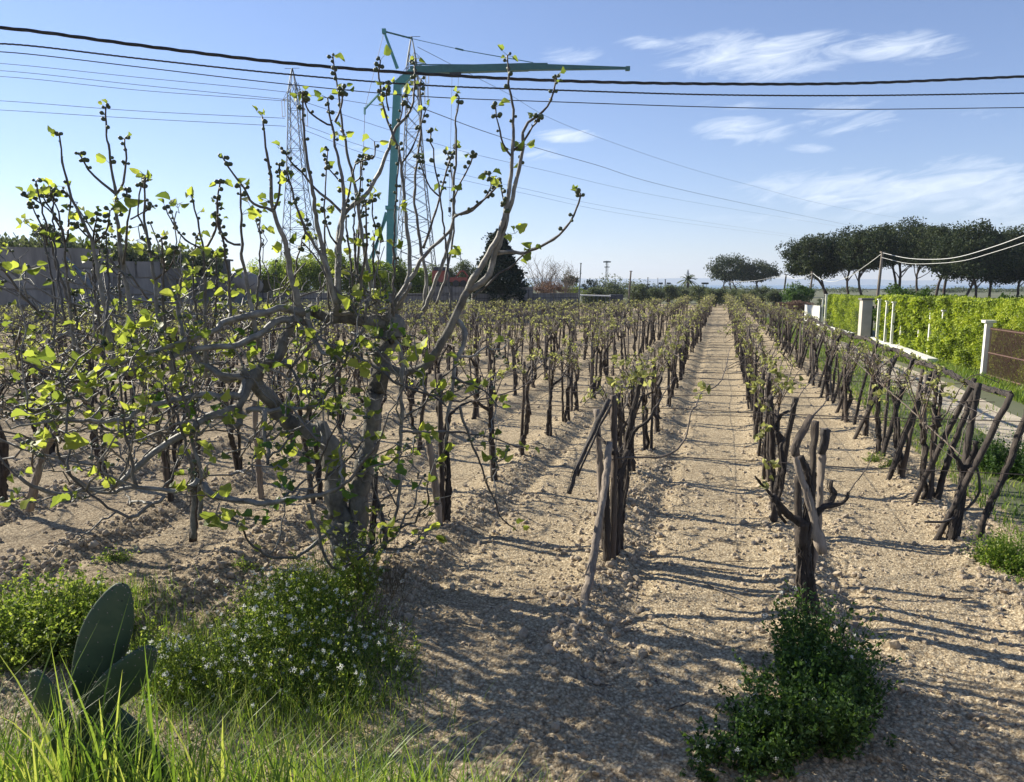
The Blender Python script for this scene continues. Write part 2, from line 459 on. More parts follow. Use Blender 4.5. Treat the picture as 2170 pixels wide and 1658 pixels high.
M_CONCD = solid('stained_concrete', (.08, .075, .07), (.24, .22, .20), 1.3, .85, .3, 20, stretch=(1, 1, .25))
M_WHITE = solid('white_render', (.62, .60, .54), (.78, .76, .70), 2.5, .75, .2, 30)
M_STONE = solid('grey_pier_render', (.38, .34, .29), (.52, .47, .41), 3, .85, .5, 40)
M_TEAL = solid('teal_paint', (.05, .21, .20), (.08, .28, .26), 2, .42, .05)
M_TEALD = solid('teal_paint_jib', (.022, .095, .095), (.035, .14, .135), 2, .45, .05)
M_STEEL = solid('galvanised_steel', (.07, .085, .095), (.14, .16, .17), 3, .6, 0, metal=.3)
M_DARKCABLE = solid('black_cable', (.012, .012, .013), (.05, .045, .04), 9, .6, .2)
M_PALECABLE = solid('pale_cable', (.55, .55, .52), (.7, .7, .66), 9, .6, .1)
M_WIRE = solid('rusty_wire', (.05, .04, .035), (.14, .11, .09), 9, .5, 0, metal=.4)
M_POLE = solid('pole_wood', (.09, .072, .056), (.25, .21, .17), 6, .8, .4, 20, stretch=(1, 1, .1))
M_IRON = solid('brown_iron', (.06, .03, .02), (.13, .07, .05), 8, .6, .1)
M_BLACKIRON = solid('black_iron', (.01, .01, .011), (.03, .03, .03), 8, .5, 0)
M_RED = solid('red_paint', (.18, .04, .03), (.34, .09, .06), 4, .6, .2)
M_ROOFD = solid('dark_sheet', (.03, .032, .04), (.08, .08, .09), 3, .6, .2)
M_PATH = solid('pale_gravel', (.30, .25, .175), (.60, .515, .385), 1.6, .95, .8, 60, dist=.02)
M_LAND = solid('far_land', (.05, .07, .03), (.16, .15, .08), .05, .95, .2)
M_HILLHAZE = solid('far_hill_haze', (.12, .19, .27), (.15, .23, .32), .003, 1, 0)  # distance haze painted into the colour, a blue-grey close to the sky
M_BROWNTW = solid('twig', (.10, .08, .065), (.24, .20, .16), 10, .8, 0)
m, t, b = newmat('cactus_skin')
nn = noise(t, 5, 5, .6)
cc = ramp(t, nn, [(.3, (.028, .048, .024)), (.55, (.042, .070, .036)), (.72, (.075, .098, .05))])
vo = nd(t, 'ShaderNodeTexVoronoi'); vo.inputs['Scale'].default_value = 24; vo.inputs['Randomness'].default_value = .35
tcn = nd(t, 'ShaderNodeTexCoord'); t.links.new(tcn.outputs['Object'], vo.inputs['Vector'])
dot = ramp(t, vo.outputs['Distance'], [(.06, (.0, .0, .0)), (.12, (1, 1, 1))])
mx = nd(t, 'ShaderNodeMix', data_type='RGBA'); t.links.new(dot, mx.inputs[0]); mx.inputs[6].default_value = (.02, .028, .02, 1); t.links.new(cc, mx.inputs[7])
t.links.new(mx.outputs[2], b.inputs['Base Color']); b.inputs['Roughness'].default_value = .6
b.inputs['Specular IOR Level'].default_value = .3
M_CACTUS = m

# ------------------------------------------------------------------ numpy noise
def hsh(ix, iy, seed=0):
    h = (ix.astype(np.int64) * 374761393 + iy.astype(np.int64) * 668265263 + seed * 974634777) & 0xffffffff
    h = ((h ^ (h >> 13)) * 1274126177) & 0xffffffff
    return ((h ^ (h >> 16)) & 0xffff) / 65535.0
def vnoise(x, y, seed=0):
    ix, iy = np.floor(x), np.floor(y); fx, fy = x - ix, y - iy
    fx = fx * fx * (3 - 2 * fx); fy = fy * fy * (3 - 2 * fy)
    a, b_, c, d = hsh(ix, iy, seed), hsh(ix + 1, iy, seed), hsh(ix, iy + 1, seed), hsh(ix + 1, iy + 1, seed)
    return (a * (1 - fx) + b_ * fx) * (1 - fy) + (c * (1 - fx) + d * fx) * fy
def fbm(x, y, o=4, seed=0):
    s, a, t_ = 0, 1, 0
    for i in range(o):
        s = s + a * vnoise(x, y, seed + i); t_ += a
        x, y, a = x * 2.03 + 3.1, y * 2.03 + 1.7, a * .5
    return s / t_
def clods(x, y, seed=0):
    """domes on a jittered grid"""
    ix, iy = np.floor(x), np.floor(y)
    best = np.zeros_like(x)
    for dx in (-1, 0, 1):
        for dy in (-1, 0, 1):
            cx, cy = ix + dx, iy + dy
            px = cx + hsh(cx, cy, seed); py = cy + hsh(cx, cy, seed + 9)
            r = .25 + .55 * hsh(cx, cy, seed + 5)
            d2 = ((x - px) ** 2 + (y - py) ** 2) / (r * r)
            best = np.maximum(best, np.sqrt(np.clip(1 - d2, 0, 1)) * r)
    return best
RA = R(16)
RD = np.array((math.sin(RA), math.cos(RA)))       # along the rows
RN = np.array((math.cos(RA), -math.sin(RA)))      # across the rows, to the right
ROW0, PITCHR = 0.70, 1.72
def nm(x, y): return x * RN[0] + y * RN[1]
def sm(a, b_, x):
    t_ = np.clip((x - a) / (b_ - a), 0, 1); return t_ * t_ * (3 - 2 * t_)
def ground_z(x, y, fine=True):
    x = np.asarray(x, float); y = np.asarray(y, float)
    n = nm(x, y)
    k = np.round((n - ROW0) / PITCHR); dn = n - (ROW0 + k * PITCHR)
    field = 1 - sm(2.9, 3.3, n)
    ridge = np.exp(-(dn / .24) ** 2) * .055 - np.exp(-((dn - .42) / .13) ** 2) * .045
    z = field * ridge * sm(4.0, 5.2, y)
    z = z + .10 * (fbm(x * .35, y * .35, 3, 3) - .5) * field
    near = 1 - sm(5.0, 6.2, y + .25 * x)
    z = z + near * .13 * (fbm(x * 1.3, y * 1.3, 3, 21) - .5)
    if fine:
        rowness = np.exp(-((dn - .18) / .34) ** 2)
        amp = (.03 + .34 * rowness * (1 - .6 * near) + .16 * near) * field
        wx = x + .05 * fbm(x * 6, y * 6, 2, 31); wy = y + .05 * fbm(x * 6 + 9, y * 6, 2, 37)
        z = z + amp * (.065 * clods(wx * 9, wy * 9, 40) + .045 * clods(wx * 17, wy * 17, 50)) * (.4 + 1.2 * fbm(x * 1.7, y * 1.7, 2, 60))
        z = z + field * (.007 + .012 * rowness) * clods(x * 31, y * 31, 70) + field * .009 * clods(x * 52, y * 52, 75)
        z = z + field * .010 * (fbm(x * 10, y * 10, 4, 80) - .5)
    bank = sm(3.3, 1.8, y) * .95
    return z + bank
# ------------------------------------------------------------------ setting: ground, path, hills
def fan_ground():
    ys = [1.2]
    while ys[-1] < 45: ys.append(ys[-1] * 1.0036)
    while ys[-1] < 400: ys.append(ys[-1] * 1.03)
    while ys[-1] < 9000: ys.append(ys[-1] * 1.25)
    ys = np.array(ys)
    us = np.concatenate([np.linspace(-3.0, -1.0, 40)[:-1], np.linspace(-1.0, 1.0, 600), np.linspace(1.0, 3.0, 40)[1:]])
    Yg, Ug = np.meshgrid(ys, us, indexing='ij')
    X = Yg * Ug + 0 * Yg; Y = Yg
    Z = ground_z(X, Y)
    fade = 1 - sm(60, 120, Y); Z = Z * fade
    V = np.stack([X, Y, Z], -1).reshape(-1, 3)
    a, c = len(ys), len(us)
    i = np.arange(a - 1)[:, None] * c; j = np.arange(c - 1)[None]
    F = np.stack([i + j, i + j + 1, i + c + j + 1, i + c + j], -1).reshape(-1, 4)
    yc = Y.reshape(-1)[F[:, 0]]; nc = nm(X.reshape(-1)[F[:, 0]], yc)
    g = MB()
    g.V.append(V); g.Rn.append(np.full(len(V), .5)); g.n = len(V)
    land = (nc > 3.25) | (yc > 95)
    g.F.append(F[~land]); g.M.append(np.zeros((~land).sum(), int))
    g.F.append(F[land]); g.M.append(np.ones(land.sum(), int))
    return g
g = fan_ground()
# ground behind and beside the camera
g.add([(-60, -40, .93), (60, -40, .93), (3.59, 1.2, .93), (-3.59, 1.2, .93)], [(0, 1, 2, 3)], m=0)
o = g.build('ground', [M_SOIL, M_LAND], smooth=True, world=False)
tag(o, kind='structure')
def strip(name, pts, mat, z):
    gg = MB()
    P = np.array(pts, float); V = np.c_[P, np.full(len(P), z)]
    n_ = len(P) // 2
    F = [(2 * i, 2 * i + 1, 2 * i + 3, 2 * i + 2) for i in range(n_ - 1)]
    gg.add(V, F)
    o = gg.build(name, mat, world=False); tag(o, kind='structure'); return o
def along(s, n): return RN * n + RD * s
pp = []
for s in np.linspace(-2, 90, 40):
    wl = .12 * math.sin(s * 1.3) + .1 * math.sin(s * .5)
    pp += [tuple(along(s, 4.4 + wl * 1.6)), tuple(along(s, 6.0 - s * .012 + .10 * math.sin(s * 2.1)))]
strip('path', pp, M_PATH, .012)
h = MB()
xs = np.linspace(-2500, 3200, 120)
top = 20 + 22 * fbm(xs * .0016, xs * 0, 3, 5) + 6 * fbm(xs * .01, xs * 0, 3, 8)
ridge = []
for k, (yo, f) in enumerate([(0, 0.0), (250, 1.0), (900, 0.0)]):
    ridge.append(np.stack([xs, 4200 + yo + 0 * xs, top * f - (1 - f) * 2], -1))
V = np.concatenate(ridge); n_ = len(xs)
F = [(r_ * n_ + i, r_ * n_ + i + 1, (r_ + 1) * n_ + i + 1, (r_ + 1) * n_ + i) for r_ in range(2) for i in range(n_ - 1)]
h.add(V, F)
tag(h.build('hazy_hills', M_HILLHAZE, world=False, smooth=True), kind='structure')  # low ridge added to stand in for the bluish haze band

m_, t, b = newmat('sea'); b.inputs['Base Color'].default_value = (.05, .13, .22, 1); b.inputs['Roughness'].default_value = .22
bp = nd(t, 'ShaderNodeBump'); bp.inputs['Strength'].default_value = .25; bp.inputs['Distance'].default_value = .3
t.links.new(noise(t, .25, 4, .6, (1, 3, 1)), bp.inputs['Height']); t.links.new(bp.outputs[0], b.inputs['Normal'])
g = MB(); g.add([(-2600, 420, .35), (3300, 300, .35), (3700, 5600, .35), (-3200, 5600, .35)], [(0, 1, 2, 3)])
o = g.build('water', m_, world=False); tag(o, kind='structure')

# ------------------------------------------------------------------ foliage makers
def leaves_at(g, T, pos, size, rn=None, m=0, rot=None):
    N = len(pos)
    if N == 0: return
    size = np.broadcast_to(np.asarray(size, float), (N,)) * rs.uniform(.65, 1.3, N)
    Rm = rot_rand(N) if rot is None else rot
    g.inst(T[0], T[1], np.asarray(pos), Rm * size[:, None, None], rs.uniform(0, 1, N) if rn is None else rn, m)
def blob(g, c, rad, n, size, clumps=30, T=LEAF_Q, m=0, crad=.28, flat_bottom=None, surf=.75):
    """leaf cloud: clumps spread near the surface of an ellipsoid, uneven outline, gaps between"""
    c = np.asarray(c, float); rad = np.asarray(rad, float)
    d = rs.normal(0, 1, (clumps, 3)); d /= np.linalg.norm(d, axis=1)[:, None]
    rr = rs.uniform(surf - .25, surf + .2, clumps)[:, None]
    cc = d * rr
    if flat_bottom is not None:
        cc[:, 2] = np.where(cc[:, 2] < flat_bottom, flat_bottom + rs.uniform(-.1, .15, clumps), cc[:, 2])
    k = rs.randint(0, clumps, n)
    cs = rs.uniform(.55, 1.3, clumps)
    v = rs.normal(0, 1, (n, 3)); v /= np.linalg.norm(v, axis=1)[:, None]
    p = cc[k] + v * (rs.uniform(.3, 1, n) ** .5 * crad * cs[k])[:, None]
    rn = np.clip(rs.uniform(0, 1, n) * .6 + rs.uniform(0, .4, clumps)[k], 0, 1)
    leaves_at(g, T, c + p * rad, size, rn, m)
def limb_pts(a, b, bend=.1, n=6):
    a, b = np.asarray(a, float), np.asarray(b, float)
    t_ = np.linspace(0, 1, n)[:, None]
    off = rs.normal(0, 1, 3) * np.linalg.norm(b - a) * bend
    return a + (b - a) * t_ + off * (t_ * (1 - t_) * 2.2) + rs.normal(0, .012, (n, 3)) * np.linalg.norm(b - a)

# ------------------------------------------------------------------ stone pines
def pine(base, lean, forks, crown_c, rad, label, group, n=11000, size=.22, tr=.17):
    t_ = empty('stone_pine', base, label, 'tree', group)
    g = MB()
    base = np.array(base, float); cc = np.array(crown_c, float)
    for q in range(forks):
        f0 = base + np.array((lean[0] * q * .9, rs.uniform(-.3, .3), -.3))
        tgt = cc + np.array((rs.uniform(-.3, .3) * rad[0], rs.uniform(-.3, .3) * rad[1], -.25 * rad[2]))
        mid = f0 + (tgt - f0) * .52 + np.array((lean[1], 0, 0))
        P = catmull([f0, mid, tgt], .6, .03)
        rr = np.linspace(tr, tr * .5, len(P))
        g.tube(P, rr, 7, rough=.12)
        for w in range(7):
            e = cc + rs.uniform(-.85, .85, 3) * np.array(rad) * (1, 1, .3) + (0, 0, -.1 * rad[2])
            st = P[int(len(P) * rs.uniform(.5, .85))]
            Q = limb_pts(st, e, .12, 6)
            g.tube(Q, np.linspace(tr * .36, .02, 6), 5)
    g.build('trunk', M_PINEBARK, t_, smooth=True)
    c = MB()
    blob(c, cc, np.array(rad) * (1.38, 1.3, 1.36), int(n * 1.35), size, clumps=100, T=LEAF_Q, crad=.27, flat_bottom=-.42, surf=.8)
    blob(c, cc + np.array((0, 0, .05 * rad[2])), np.array(rad) * (1.1, 1.0, 1.05), int(n * .7), size, clumps=30, crad=.38, flat_bottom=-.5)
    c.build('crown', M_PINE, t_)
    return t_
def px_pine(x, ytop, ybot, hw, Y, tx, forks=1, lean=(.5, 0), **k):
    top = at(x, ytop, Y); bot = at(x, ybot, Y); c = (top + bot) / 2
    w = hw / FP * Y
    base = at(tx, 640, Y); base[2] = 0
    return pine(base, lean, forks, c, (w, w * .9, (top[2] - bot[2]) / 2), **k)
GP = 'stone pines in the grove behind the green hedge'
pl = [(1722, 508, 592, 46, 84, 1756, 2, (.9, .1), 'umbrella pine at the left end of the grove, with twin trunks and low round crown'),
      (1800, 500, 578, 46, 90, 1803, 1, (.5, -.6), 'pine whose dark trunk leans left, second from the left end of the grove'),
      (1842, 497, 575, 42, 80, 1838, 1, (.5, -.8), 'pine with a trunk that leans left right beside the tall leaning pole'),
      (1905, 484, 560, 58, 86, 1902, 2, (.2, .2), 'tallest crowned pine of the grove with a forked trunk just right of the pole'),
      (1962, 492, 566, 44, 92, 1948, 1, (.5, -.7), 'pine on a thin slanting trunk between the forked pine and the paired trunks'),
      (2008, 495, 582, 54, 80, 1982, 2, (1.0, -.5), 'pine with paired trunks spreading apart in the right half of the grove'),
      (2062, 498, 600, 52, 74, 2028, 2, (2.3, .2), 'heavy dark pine with two stout trunks near the right end of the grove'),
      (2118, 500, 604, 50, 78, 2092, 1, (.6, .3), 'pine with a low hanging dark crown second from the right end of the grove'),
      (2168, 498, 600, 50, 76, 2150, 1, (.6, .3), 'rightmost pine of the grove')]
for (x, yt, yb, hw, Y, tx, fk, ln, lb) in pl:
    px_pine(x, yt, yb, hw, Y, tx, fk, ln, label=lb, group=GP)
px_pine(1546, 551, 598, 38, 150, 1546, 3, (1.8, -1.0), label='small far umbrella pine clump on splayed thin trunks, the left one of the pair', group='pair of far umbrella pines', n=4200, size=.34, tr=.16)
px_pine(1604, 561, 600, 36, 152, 1590, 2, (1.8, .5), label='small far umbrella pine with flatter crown, the right one of the pair', group='pair of far umbrella pines', n=4000, size=.34, tr=.16)

# ------------------------------------------------------------------ olives, bushes and background trees
def bush(name, x, y0, y1, hw, Y, mat, label, cat, group=None, n=1800, size=.16, dep=.8, T=LEAF_Q, clumps=22, stem=True, surf=.7):
    top = at(x, y0, Y); w = hw / FP * Y
    zb = 0.0 if y1 is None else max(0, at(x, y1, Y)[2])
    base = np.array((top[0], Y, 0.0))
    t_ = empty(name, base, label, cat, group)
    g = MB()
    blob(g, (top[0], Y, (top[2] + zb) / 2), (w, w * dep, (top[2] - zb) / 2), n, size, clumps=clumps, T=T, surf=surf, crad=.36)
    g.build('crown', mat, t_)
    if stem:
        s = MB()
        for q in range(4):
            s.tube(limb_pts(base + (rs.uniform(-.1, .1) * w, 0, -.1), (top[0] + rs.uniform(-.6, .6) * w, Y + rs.uniform(-.4, .4) * w, zb + (top[2] - zb) * .7), .1), np.linspace(.09, .02, 6), 5)
        s.build('trunk', M_PINEBARK, t_)
    return t_
GO = 'grey green olive trees along the far edge of the vineyard'
ol = [(1262, 606, 30, 74), (1300, 598, 34, 96), (1352, 600, 26, 82), (1388, 608, 24, 90), (1420, 604, 26, 96), (1455, 606, 26, 100), (1486, 602, 24, 92),
      (1516, 608, 26, 86), (1548, 611, 28, 92), (1582, 614, 26, 84), (1612, 609, 26, 88), (1645, 614, 24, 84)]
wd = ['first', 'second', 'third', 'fourth', 'fifth', 'sixth', 'seventh', 'eighth', 'ninth', 'tenth', 'eleventh', 'twelfth', 'thirteenth', 'fourteenth', 'fifteenth', 'sixteenth']
wd += ['seventeenth', 'eighteenth', 'nineteenth', 'twentieth'] + ['twenty ' + w_ for w_ in wd[:9]] + ['thirtieth'] + ['thirty ' + w_ for w_ in wd[:9]] + ['fortieth'] + ['forty ' + w_ for w_ in wd[:9]]
for i, (x, y, hw, Y) in enumerate(ol):
    bush('olive_tree', x, y, None, hw, Y, M_OLIVE, 'grey green olive at the far field edge, %s from the left in its line' % wd[i], 'olive tree', GO, n=4200, size=.2, dep=.9, clumps=34, surf=.62)
for i, (x, y, hw, Y) in enumerate([(1330, 598, 40, 150), (1250, 590, 26, 140), (1295, 594, 30, 145), (1375, 601, 30, 155)]):
    bush('far_bush', x, y, None, hw, Y, M_CONIF if i else M_OLIVE, 'low dark tree on the far rise behind the olives, %s from the left' % wd[[2, 0, 1, 3][i]], 'tree', 'dark trees on the far rise', n=1200, size=.3, stem=False)
g = MB()
for i in range(150):
    X_ = -260 + i * 4.4 + rs.normal(0, 1.5); Y_ = 205 + rs.uniform(-12, 25) + max(0, -X_) * .1
    if X_ > 60: Y_ += 35
    hh_ = rs.uniform(1.4, 3.0) * (1.5 if X_ < 40 else .62)
    blob(g, (X_, Y_, hh_ * .5), (rs.uniform(3, 5), 3, hh_), 260, .55, clumps=9, surf=.6, crad=.5)
tag(g.build('distant_tree_belt', M_OLIVE), 'low belt of distant trees along the horizon', 'trees', kind='stuff')
bush('round_tree', 1208, 585, 606, 17, 90, M_PINE, 'small round dark crowned tree beside the bare trees', 'tree', n=1500, size=.2)
# conifer
cb = at(1056, 600, 52); cb[2] = 0
t_ = empty('conifer_tree', cb, 'dark blue green cone shaped conifer behind the fig branches', 'tree')
g = MB(); g.tube([(cb[0], cb[1], -.2), (cb[0], cb[1], 3), (cb[0], cb[1], 6)], (.2, .12, .03), 7); g.build('trunk', M_PINEBARK, t_)
g = MB()
ztop = at(1056, 492, 52)[2]
n = 26000
zz = rs.uniform(0, 1, n) ** .85 * 1.0
prof = 1.72 * np.minimum(1, (1 - zz) * 1.75) ** .8 * (1 - .25 * np.exp(-(zz / .1) ** 2))
an = rs.uniform(0, 2 * math.pi, n)
lob = 1 + .16 * np.sin(an * 5 + zz * 17) + .12 * np.sin(an * 3 - zz * 31)
rr = prof * lob * rs.uniform(.55, 1.05, n)
P = np.stack([cb[0] + rr * np.cos(an), cb[1] + rr * np.sin(an), .3 + zz * (ztop - .3) + rs.normal(0, .05, n)], -1)
leaves_at(g, LEAF_Q, P, .22)
P2 = np.stack([cb[0] + rs.normal(0, .35, 900) - .1, cb[1] + rs.normal(0, .35, 900), ztop - .7 + rs.uniform(-.5, .6, 900)], -1)
leaves_at(g, LEAF_Q, P2, .18)
g.build('crown', M_CONIF, t_)
# spring-green trees left of the crane
gl = [(560, 545, 42, 56, 0), (610, 552, 34, 58, 1), (650, 540, 40, 54, 1), (705, 538, 42, 56, 1), (752, 545, 34, 55, 0), (800, 552, 36, 58, 0), (848, 560, 30, 60, 1), (886, 572, 30, 60, 0), (930, 562, 36, 66, 2), (985, 560, 32, 66, 2)]
gl = [(x, y - 6, hw * 1.15, Y, k) for x, y, hw, Y, k in gl]
ad = ['dark', 'pale green', 'grey olive']
for i, (x, y, hw, Y, k) in enumerate(gl):
    bush('leafy_tree', x, y, 630, hw, Y, [M_WEED, M_BROOM, M_OLIVE][k], '%s bushy tree behind the low wall, %s from the left in the belt' % (ad[k], wd[i]), 'tree', 'belt of bushy trees behind the builder yard', n=8000, size=.14, clumps=44, surf=.62)
# bare trees with reddish shrub below
def baretree(x, y, hw, Y, label):
    b0 = at(x, 640, Y); b0[2] = 0; top = at(x, y, Y)
    t_ = empty('bare_tree', b0, label, 'tree', 'bare twiggy trees beside the conifer')
    g = MB(); w = hw / FP * Y
    g.tube([b0 + (0, 0, -.2), b0 + (0, 0, 1.6)], (.10, .07), 6)
    g.build('trunk', M_BROWNTW, t_)
    g = MB()
    for i in range(34):
        e = np.array((top[0] + rs.uniform(-1, 1) * w, Y + rs.uniform(-.8, .8) * w, top[2] - abs(rs.normal(0, .28)) * (top[2] - 1)))
        Q = limb_pts(b0 + (0, 0, rs.uniform(.9, 1.6)), e, .13, 7)
        g.tube(Q, np.linspace(.034, .009, 7), 4)
        for j in range(7):
            st = Q[rs.randint(2, 7)]
            g.tube(limb_pts(st, st + (rs.normal(0, .35), rs.normal(0, .35), rs.uniform(.2, .7)), .1, 4), np.linspace(.013, .006, 4), 3, cap=False)
    g.build('twigs', M_BROWNTW, t_)
baretree(1150, 553, 46, 62, 'bare pale twiggy tree right of the dark conifer')
baretree(1198, 566, 28, 66, 'smaller bare tree left of the thin pole')
bush('reddish_shrub', 1160, 594, 628, 40, 60, M_RUST, 'yellowish red leafed shrub under the bare trees', 'shrub', n=2200, size=.12)
bush('reddish_shrub', 1108, 600, 632, 14, 58, M_OLIVE, 'grey shrub between the conifer and the reddish shrub', 'shrub', n=900, size=.12)
bush('leafy_shrub', 1215, 606, 630, 26, 70, M_BROOM, 'green shrub left of the thin pole by the low shed', 'shrub', n=1200, size=.15)
bush('brown_shrub', 1690, 636, 672, 44, 66, M_RUST, 'brown leafless shrub in front of the dark round bush', 'shrub', n=3600, size=.13)
bush('dead_leaf_bush', 1695, 601, 650, 36, 70, M_WEEDD, 'dark round bush with withered hanging leaves by the leaning pole', 'bush', n=5200, size=.17, clumps=40)
bush('dry_grass_clump', 1690, 658, 690, 22, 54, M_DRY, 'tuft of pale tall grass before the white gate', 'grass clump', n=1500, size=.2, stem=False)
bush('grey_bush', 1752, 628, 670, 26, 60, M_OLIVE, 'grey bush behind the far end of the hedge', 'bush', n=1400, size=.14)
bush('grey_bush', 1668, 640, 670, 16, 74, M_OLIVE, 'grey bush left of the brown shrub', 'bush', n=1000, size=.16)
# palm
pb = at(1457, 630, 130); pb[2] = 0
t_ = empty('palm_tree', pb, 'small palm standing above the olive line below the far pylon', 'palm tree')
g = MB(); g.tube([pb, pb + (0, 0, 2.2), pb + (0.05, 0, 3.4)], (.25, .22, .2), 8, rough=.1); g.build('trunk', M_PINEBARK, t_)
g = MB()
for i in range(34):
    a = rs.uniform(0, 6.28); el = rs.uniform(-.3, 1.3)
    d = np.array((math.cos(a) * math.cos(el), math.sin(a) * math.cos(el), math.sin(el)))
    s_ = np.linspace(0, 2.1, 7)
    Q = pb + (0, 0, 3.4) + d[None] * s_[:, None] + np.c_[s_ * 0, s_ * 0, -.22 * s_ ** 2]
    side = np.cross(d, (0, 0, 1)); side /= np.linalg.norm(side) + 1e-6
    wv = np.interp(s_, [0, .5, 2.1], [.05, .28, .03])[:, None] * side
    V = np.concatenate([Q - wv - (0, 0, .08), Q, Q + wv - (0, 0, .08)]); n_ = 7
    F = [(r_ * n_ + k, r_ * n_ + k + 1, (r_ + 1) * n_ + k + 1, (r_ + 1) * n_ + k) for r_ in range(2) for k in range(n_ - 1)]
    g.add(V, F, rs.uniform())
g.build('crown', M_OLIVE, t_)

# ------------------------------------------------------------------ left yard: walls, shed, slabs, drum, low wall, railing
def block_wall(x0, x1, ytop, Y0, Y1, rows, blk, label, mat, name='concrete_block_wall'):
    a, b = at(x0, ytop, Y0), at(x1, ytop, Y1)
    zt = (a[2] + b[2]) / 2
    base = np.array(((a[0] + b[0]) / 2, (a[1] + b[1]) / 2, 0))
    d = b[:2] - a[:2]; L = np.linalg.norm(d); rz = math.atan2(d[1], d[0])
    g = MB(); hh = zt / rows; nb = max(1, int(L / blk))
    for r_ in range(rows):
        off = .5 * (r_ % 2)
        e = sorted(set([0] + [min(1, max(0, (k + off) / nb)) for k in range(nb + 1)] + [1]))
        for k in range(len(e) - 1):
            s0, s1 = e[k], e[k + 1]
            if (s1 - s0) * L < .15: continue
            c = a[:2] + d * (s0 + s1) / 2
            jj = rs.normal(0, .025, 3)
            g.box((c[0] + jj[0], c[1] + jj[1], hh * (r_ + .5)), ((s1 - s0) * L - .08, .6, hh - .09), rz + rs.normal(0, .004), rs.uniform())
    g.box((base[0], base[1] + .05, zt / 2 - .1), (L - .1, .38, zt - .3), rz, .2)
    o = g.build(name, mat); tag(o, label, 'wall'); return o
block_wall(-40, 236, 524, 40, 43, 4, 3.4, 'tall wall of big grey concrete blocks with flat top at the left edge', M_CONC)
block_wall(236, 340, 553, 43.2, 44.2, 4, 2.2, 'lower stretch of grey concrete block wall beside the taller one', M_CONC)
block_wall(338, 410, 568, 44.6, 45.2, 5, 1.8, 'pale slab wall with a metal gate, right of the lower block wall', M_CONCD)
# dark shed on top of the wall
sc_ = at(430, 548, 46.5); a = at(395, 548, 46.5); b_ = at(462, 553, 46.5)
t_ = empty('dark_shed', (sc_[0], 46.5, 0), 'dark sheet metal shed with sagging roof behind the fig branches', 'shed')
g = MB(); g.box((sc_[0], 47.4, sc_[2] / 2), (b_[0] - a[0], 2.0, sc_[2] - .1), 0); g.build('wall', M_ROOFD, t_)
g = MB(); g.box((sc_[0] - .1, 47.3, sc_[2]), (b_[0] - a[0] + .5, 2.5, .12), 0, ry=.05); g.build('roof', M_CONCD, t_)
block_wall(408, 505, 586, 45.6, 46.4, 7, 2.6, 'stack of long thin concrete slabs below the dark shed', M_CONCD, 'slab_stack')
# diagonal prop on the wall
g = MB(); p0, p1 = at(136, 548, 39.2), at(222, 636, 39.2); g.tube([p0, p1], .16, 6)
tag(g.build('steel_prop', M_STEEL), 'grey pole leaning diagonally against the tall block wall', 'prop')
# pale drum with dark mouth
c = at(522, 600, 44)
t_ = empty('mixer_drum', (c[0], 44, 0), 'pale conical concrete mixer drum with dark open mouth behind the fig tree', 'concrete mixer')
g = MB()
ax = np.array((-.8, -.45, .35)); ax /= np.linalg.norm(ax)
cc = at(520, 598, 44)
P = [cc + ax * s_ for s_ in (-1.0, -.5, 0, .45, .75)]
g.tube(P, (.25, .62, .66, .48, .30), 20); g.build('drum', M_CONC, t_, smooth=True)
g = MB(); g.tube([P[-1] + ax * .01, P[-1] + ax * .03], (.25, .25), 16); g.build('mouth', M_BLACKIRON, t_)  # black disc stands for the shaded inside of the open drum
g = MB(); g.box((cc[0], 44.3, (cc[2] - .5) / 2), (1.2, .8, cc[2] - .6)); g.build('base', M_STEEL, t_)
g = MB(); a, b_ = at(480, 600, 45.2), at(505, 600, 45.2)
t_ = empty('parked_van', (b_[0], 45.6, 0), 'pale van front showing behind the drum', 'van') if False else None
# low pale wall with railing
def low_wall(x0, x1, Y0, Y1, zt, label, mat, th=.25, name='low_wall'):
    a, b = at(x0, 640, Y0), at(x1, 640, Y1); d = b[:2] - a[:2]; L = np.linalg.norm(d)
    g = MB(); c = (a[:2] + b[:2]) / 2
    rz = math.atan2(d[1], d[0])
    g.box((c[0], c[1], zt / 2), (L, th, zt), rz)
    g.box((c[0], c[1], zt + .031), (L, th + .08, .06), rz)
    return tag(g.build(name, mat), label, 'wall')
low_wall(505, 742, 46.5, 47.5, 2.0, 'low pale wall with coping behind the black railing', M_CONC)
low_wall(742, 905, 47.6, 48.2, 1.95, 'grey plastered wall behind the foot of the crane', M_CONCD)
low_wall(1098, 1128, 52, 52.5, 2.35, 'short bright wall right of the conifer', M_CONC)
low_wall(1128, 1222, 52.6, 56, 1.9, 'long dull grey wall under the reddish shrub', M_CONCD)
def railing(x0, x1, Y0, Y1, z0, z1, label, gap=1.6):
    a, b = at(x0, 640, Y0), at(x1, 640, Y1); d = b[:2] - a[:2]; L = np.linalg.norm(d)
    t_ = empty('railing', (a[0], a[1], 0), label, 'railing', 'black railings in front of the yard walls')
    for zz in (z0 + .1, (z0 + z1) / 2, z1):
        g = MB(); g.seg((a[0], a[1], zz), (b[0], b[1], zz), .016, 4); g.build('rail', M_BLACKIRON, t_)
    n_ = int(L / gap)
    for k in range(n_ + 1):
        p = a[:2] + d * k / n_
        g = MB(); g.seg((p[0], p[1], 0), (p[0], p[1], z1 + .05), .03, 4); g.build('post', M_BLACKIRON, t_)
    g = MB()
    for k in range(int(L / .2)):
        p = a[:2] + d * k / int(L / .2)
        g.seg((p[0], p[1], z0), (p[0], p[1], z1), .008, 3)
    g.build('bars', M_BLACKIRON, t_)
railing(495, 742, 46.1, 47.1, 1.6, 3.0, 'black railing in front of the low pale wall left of the crane')
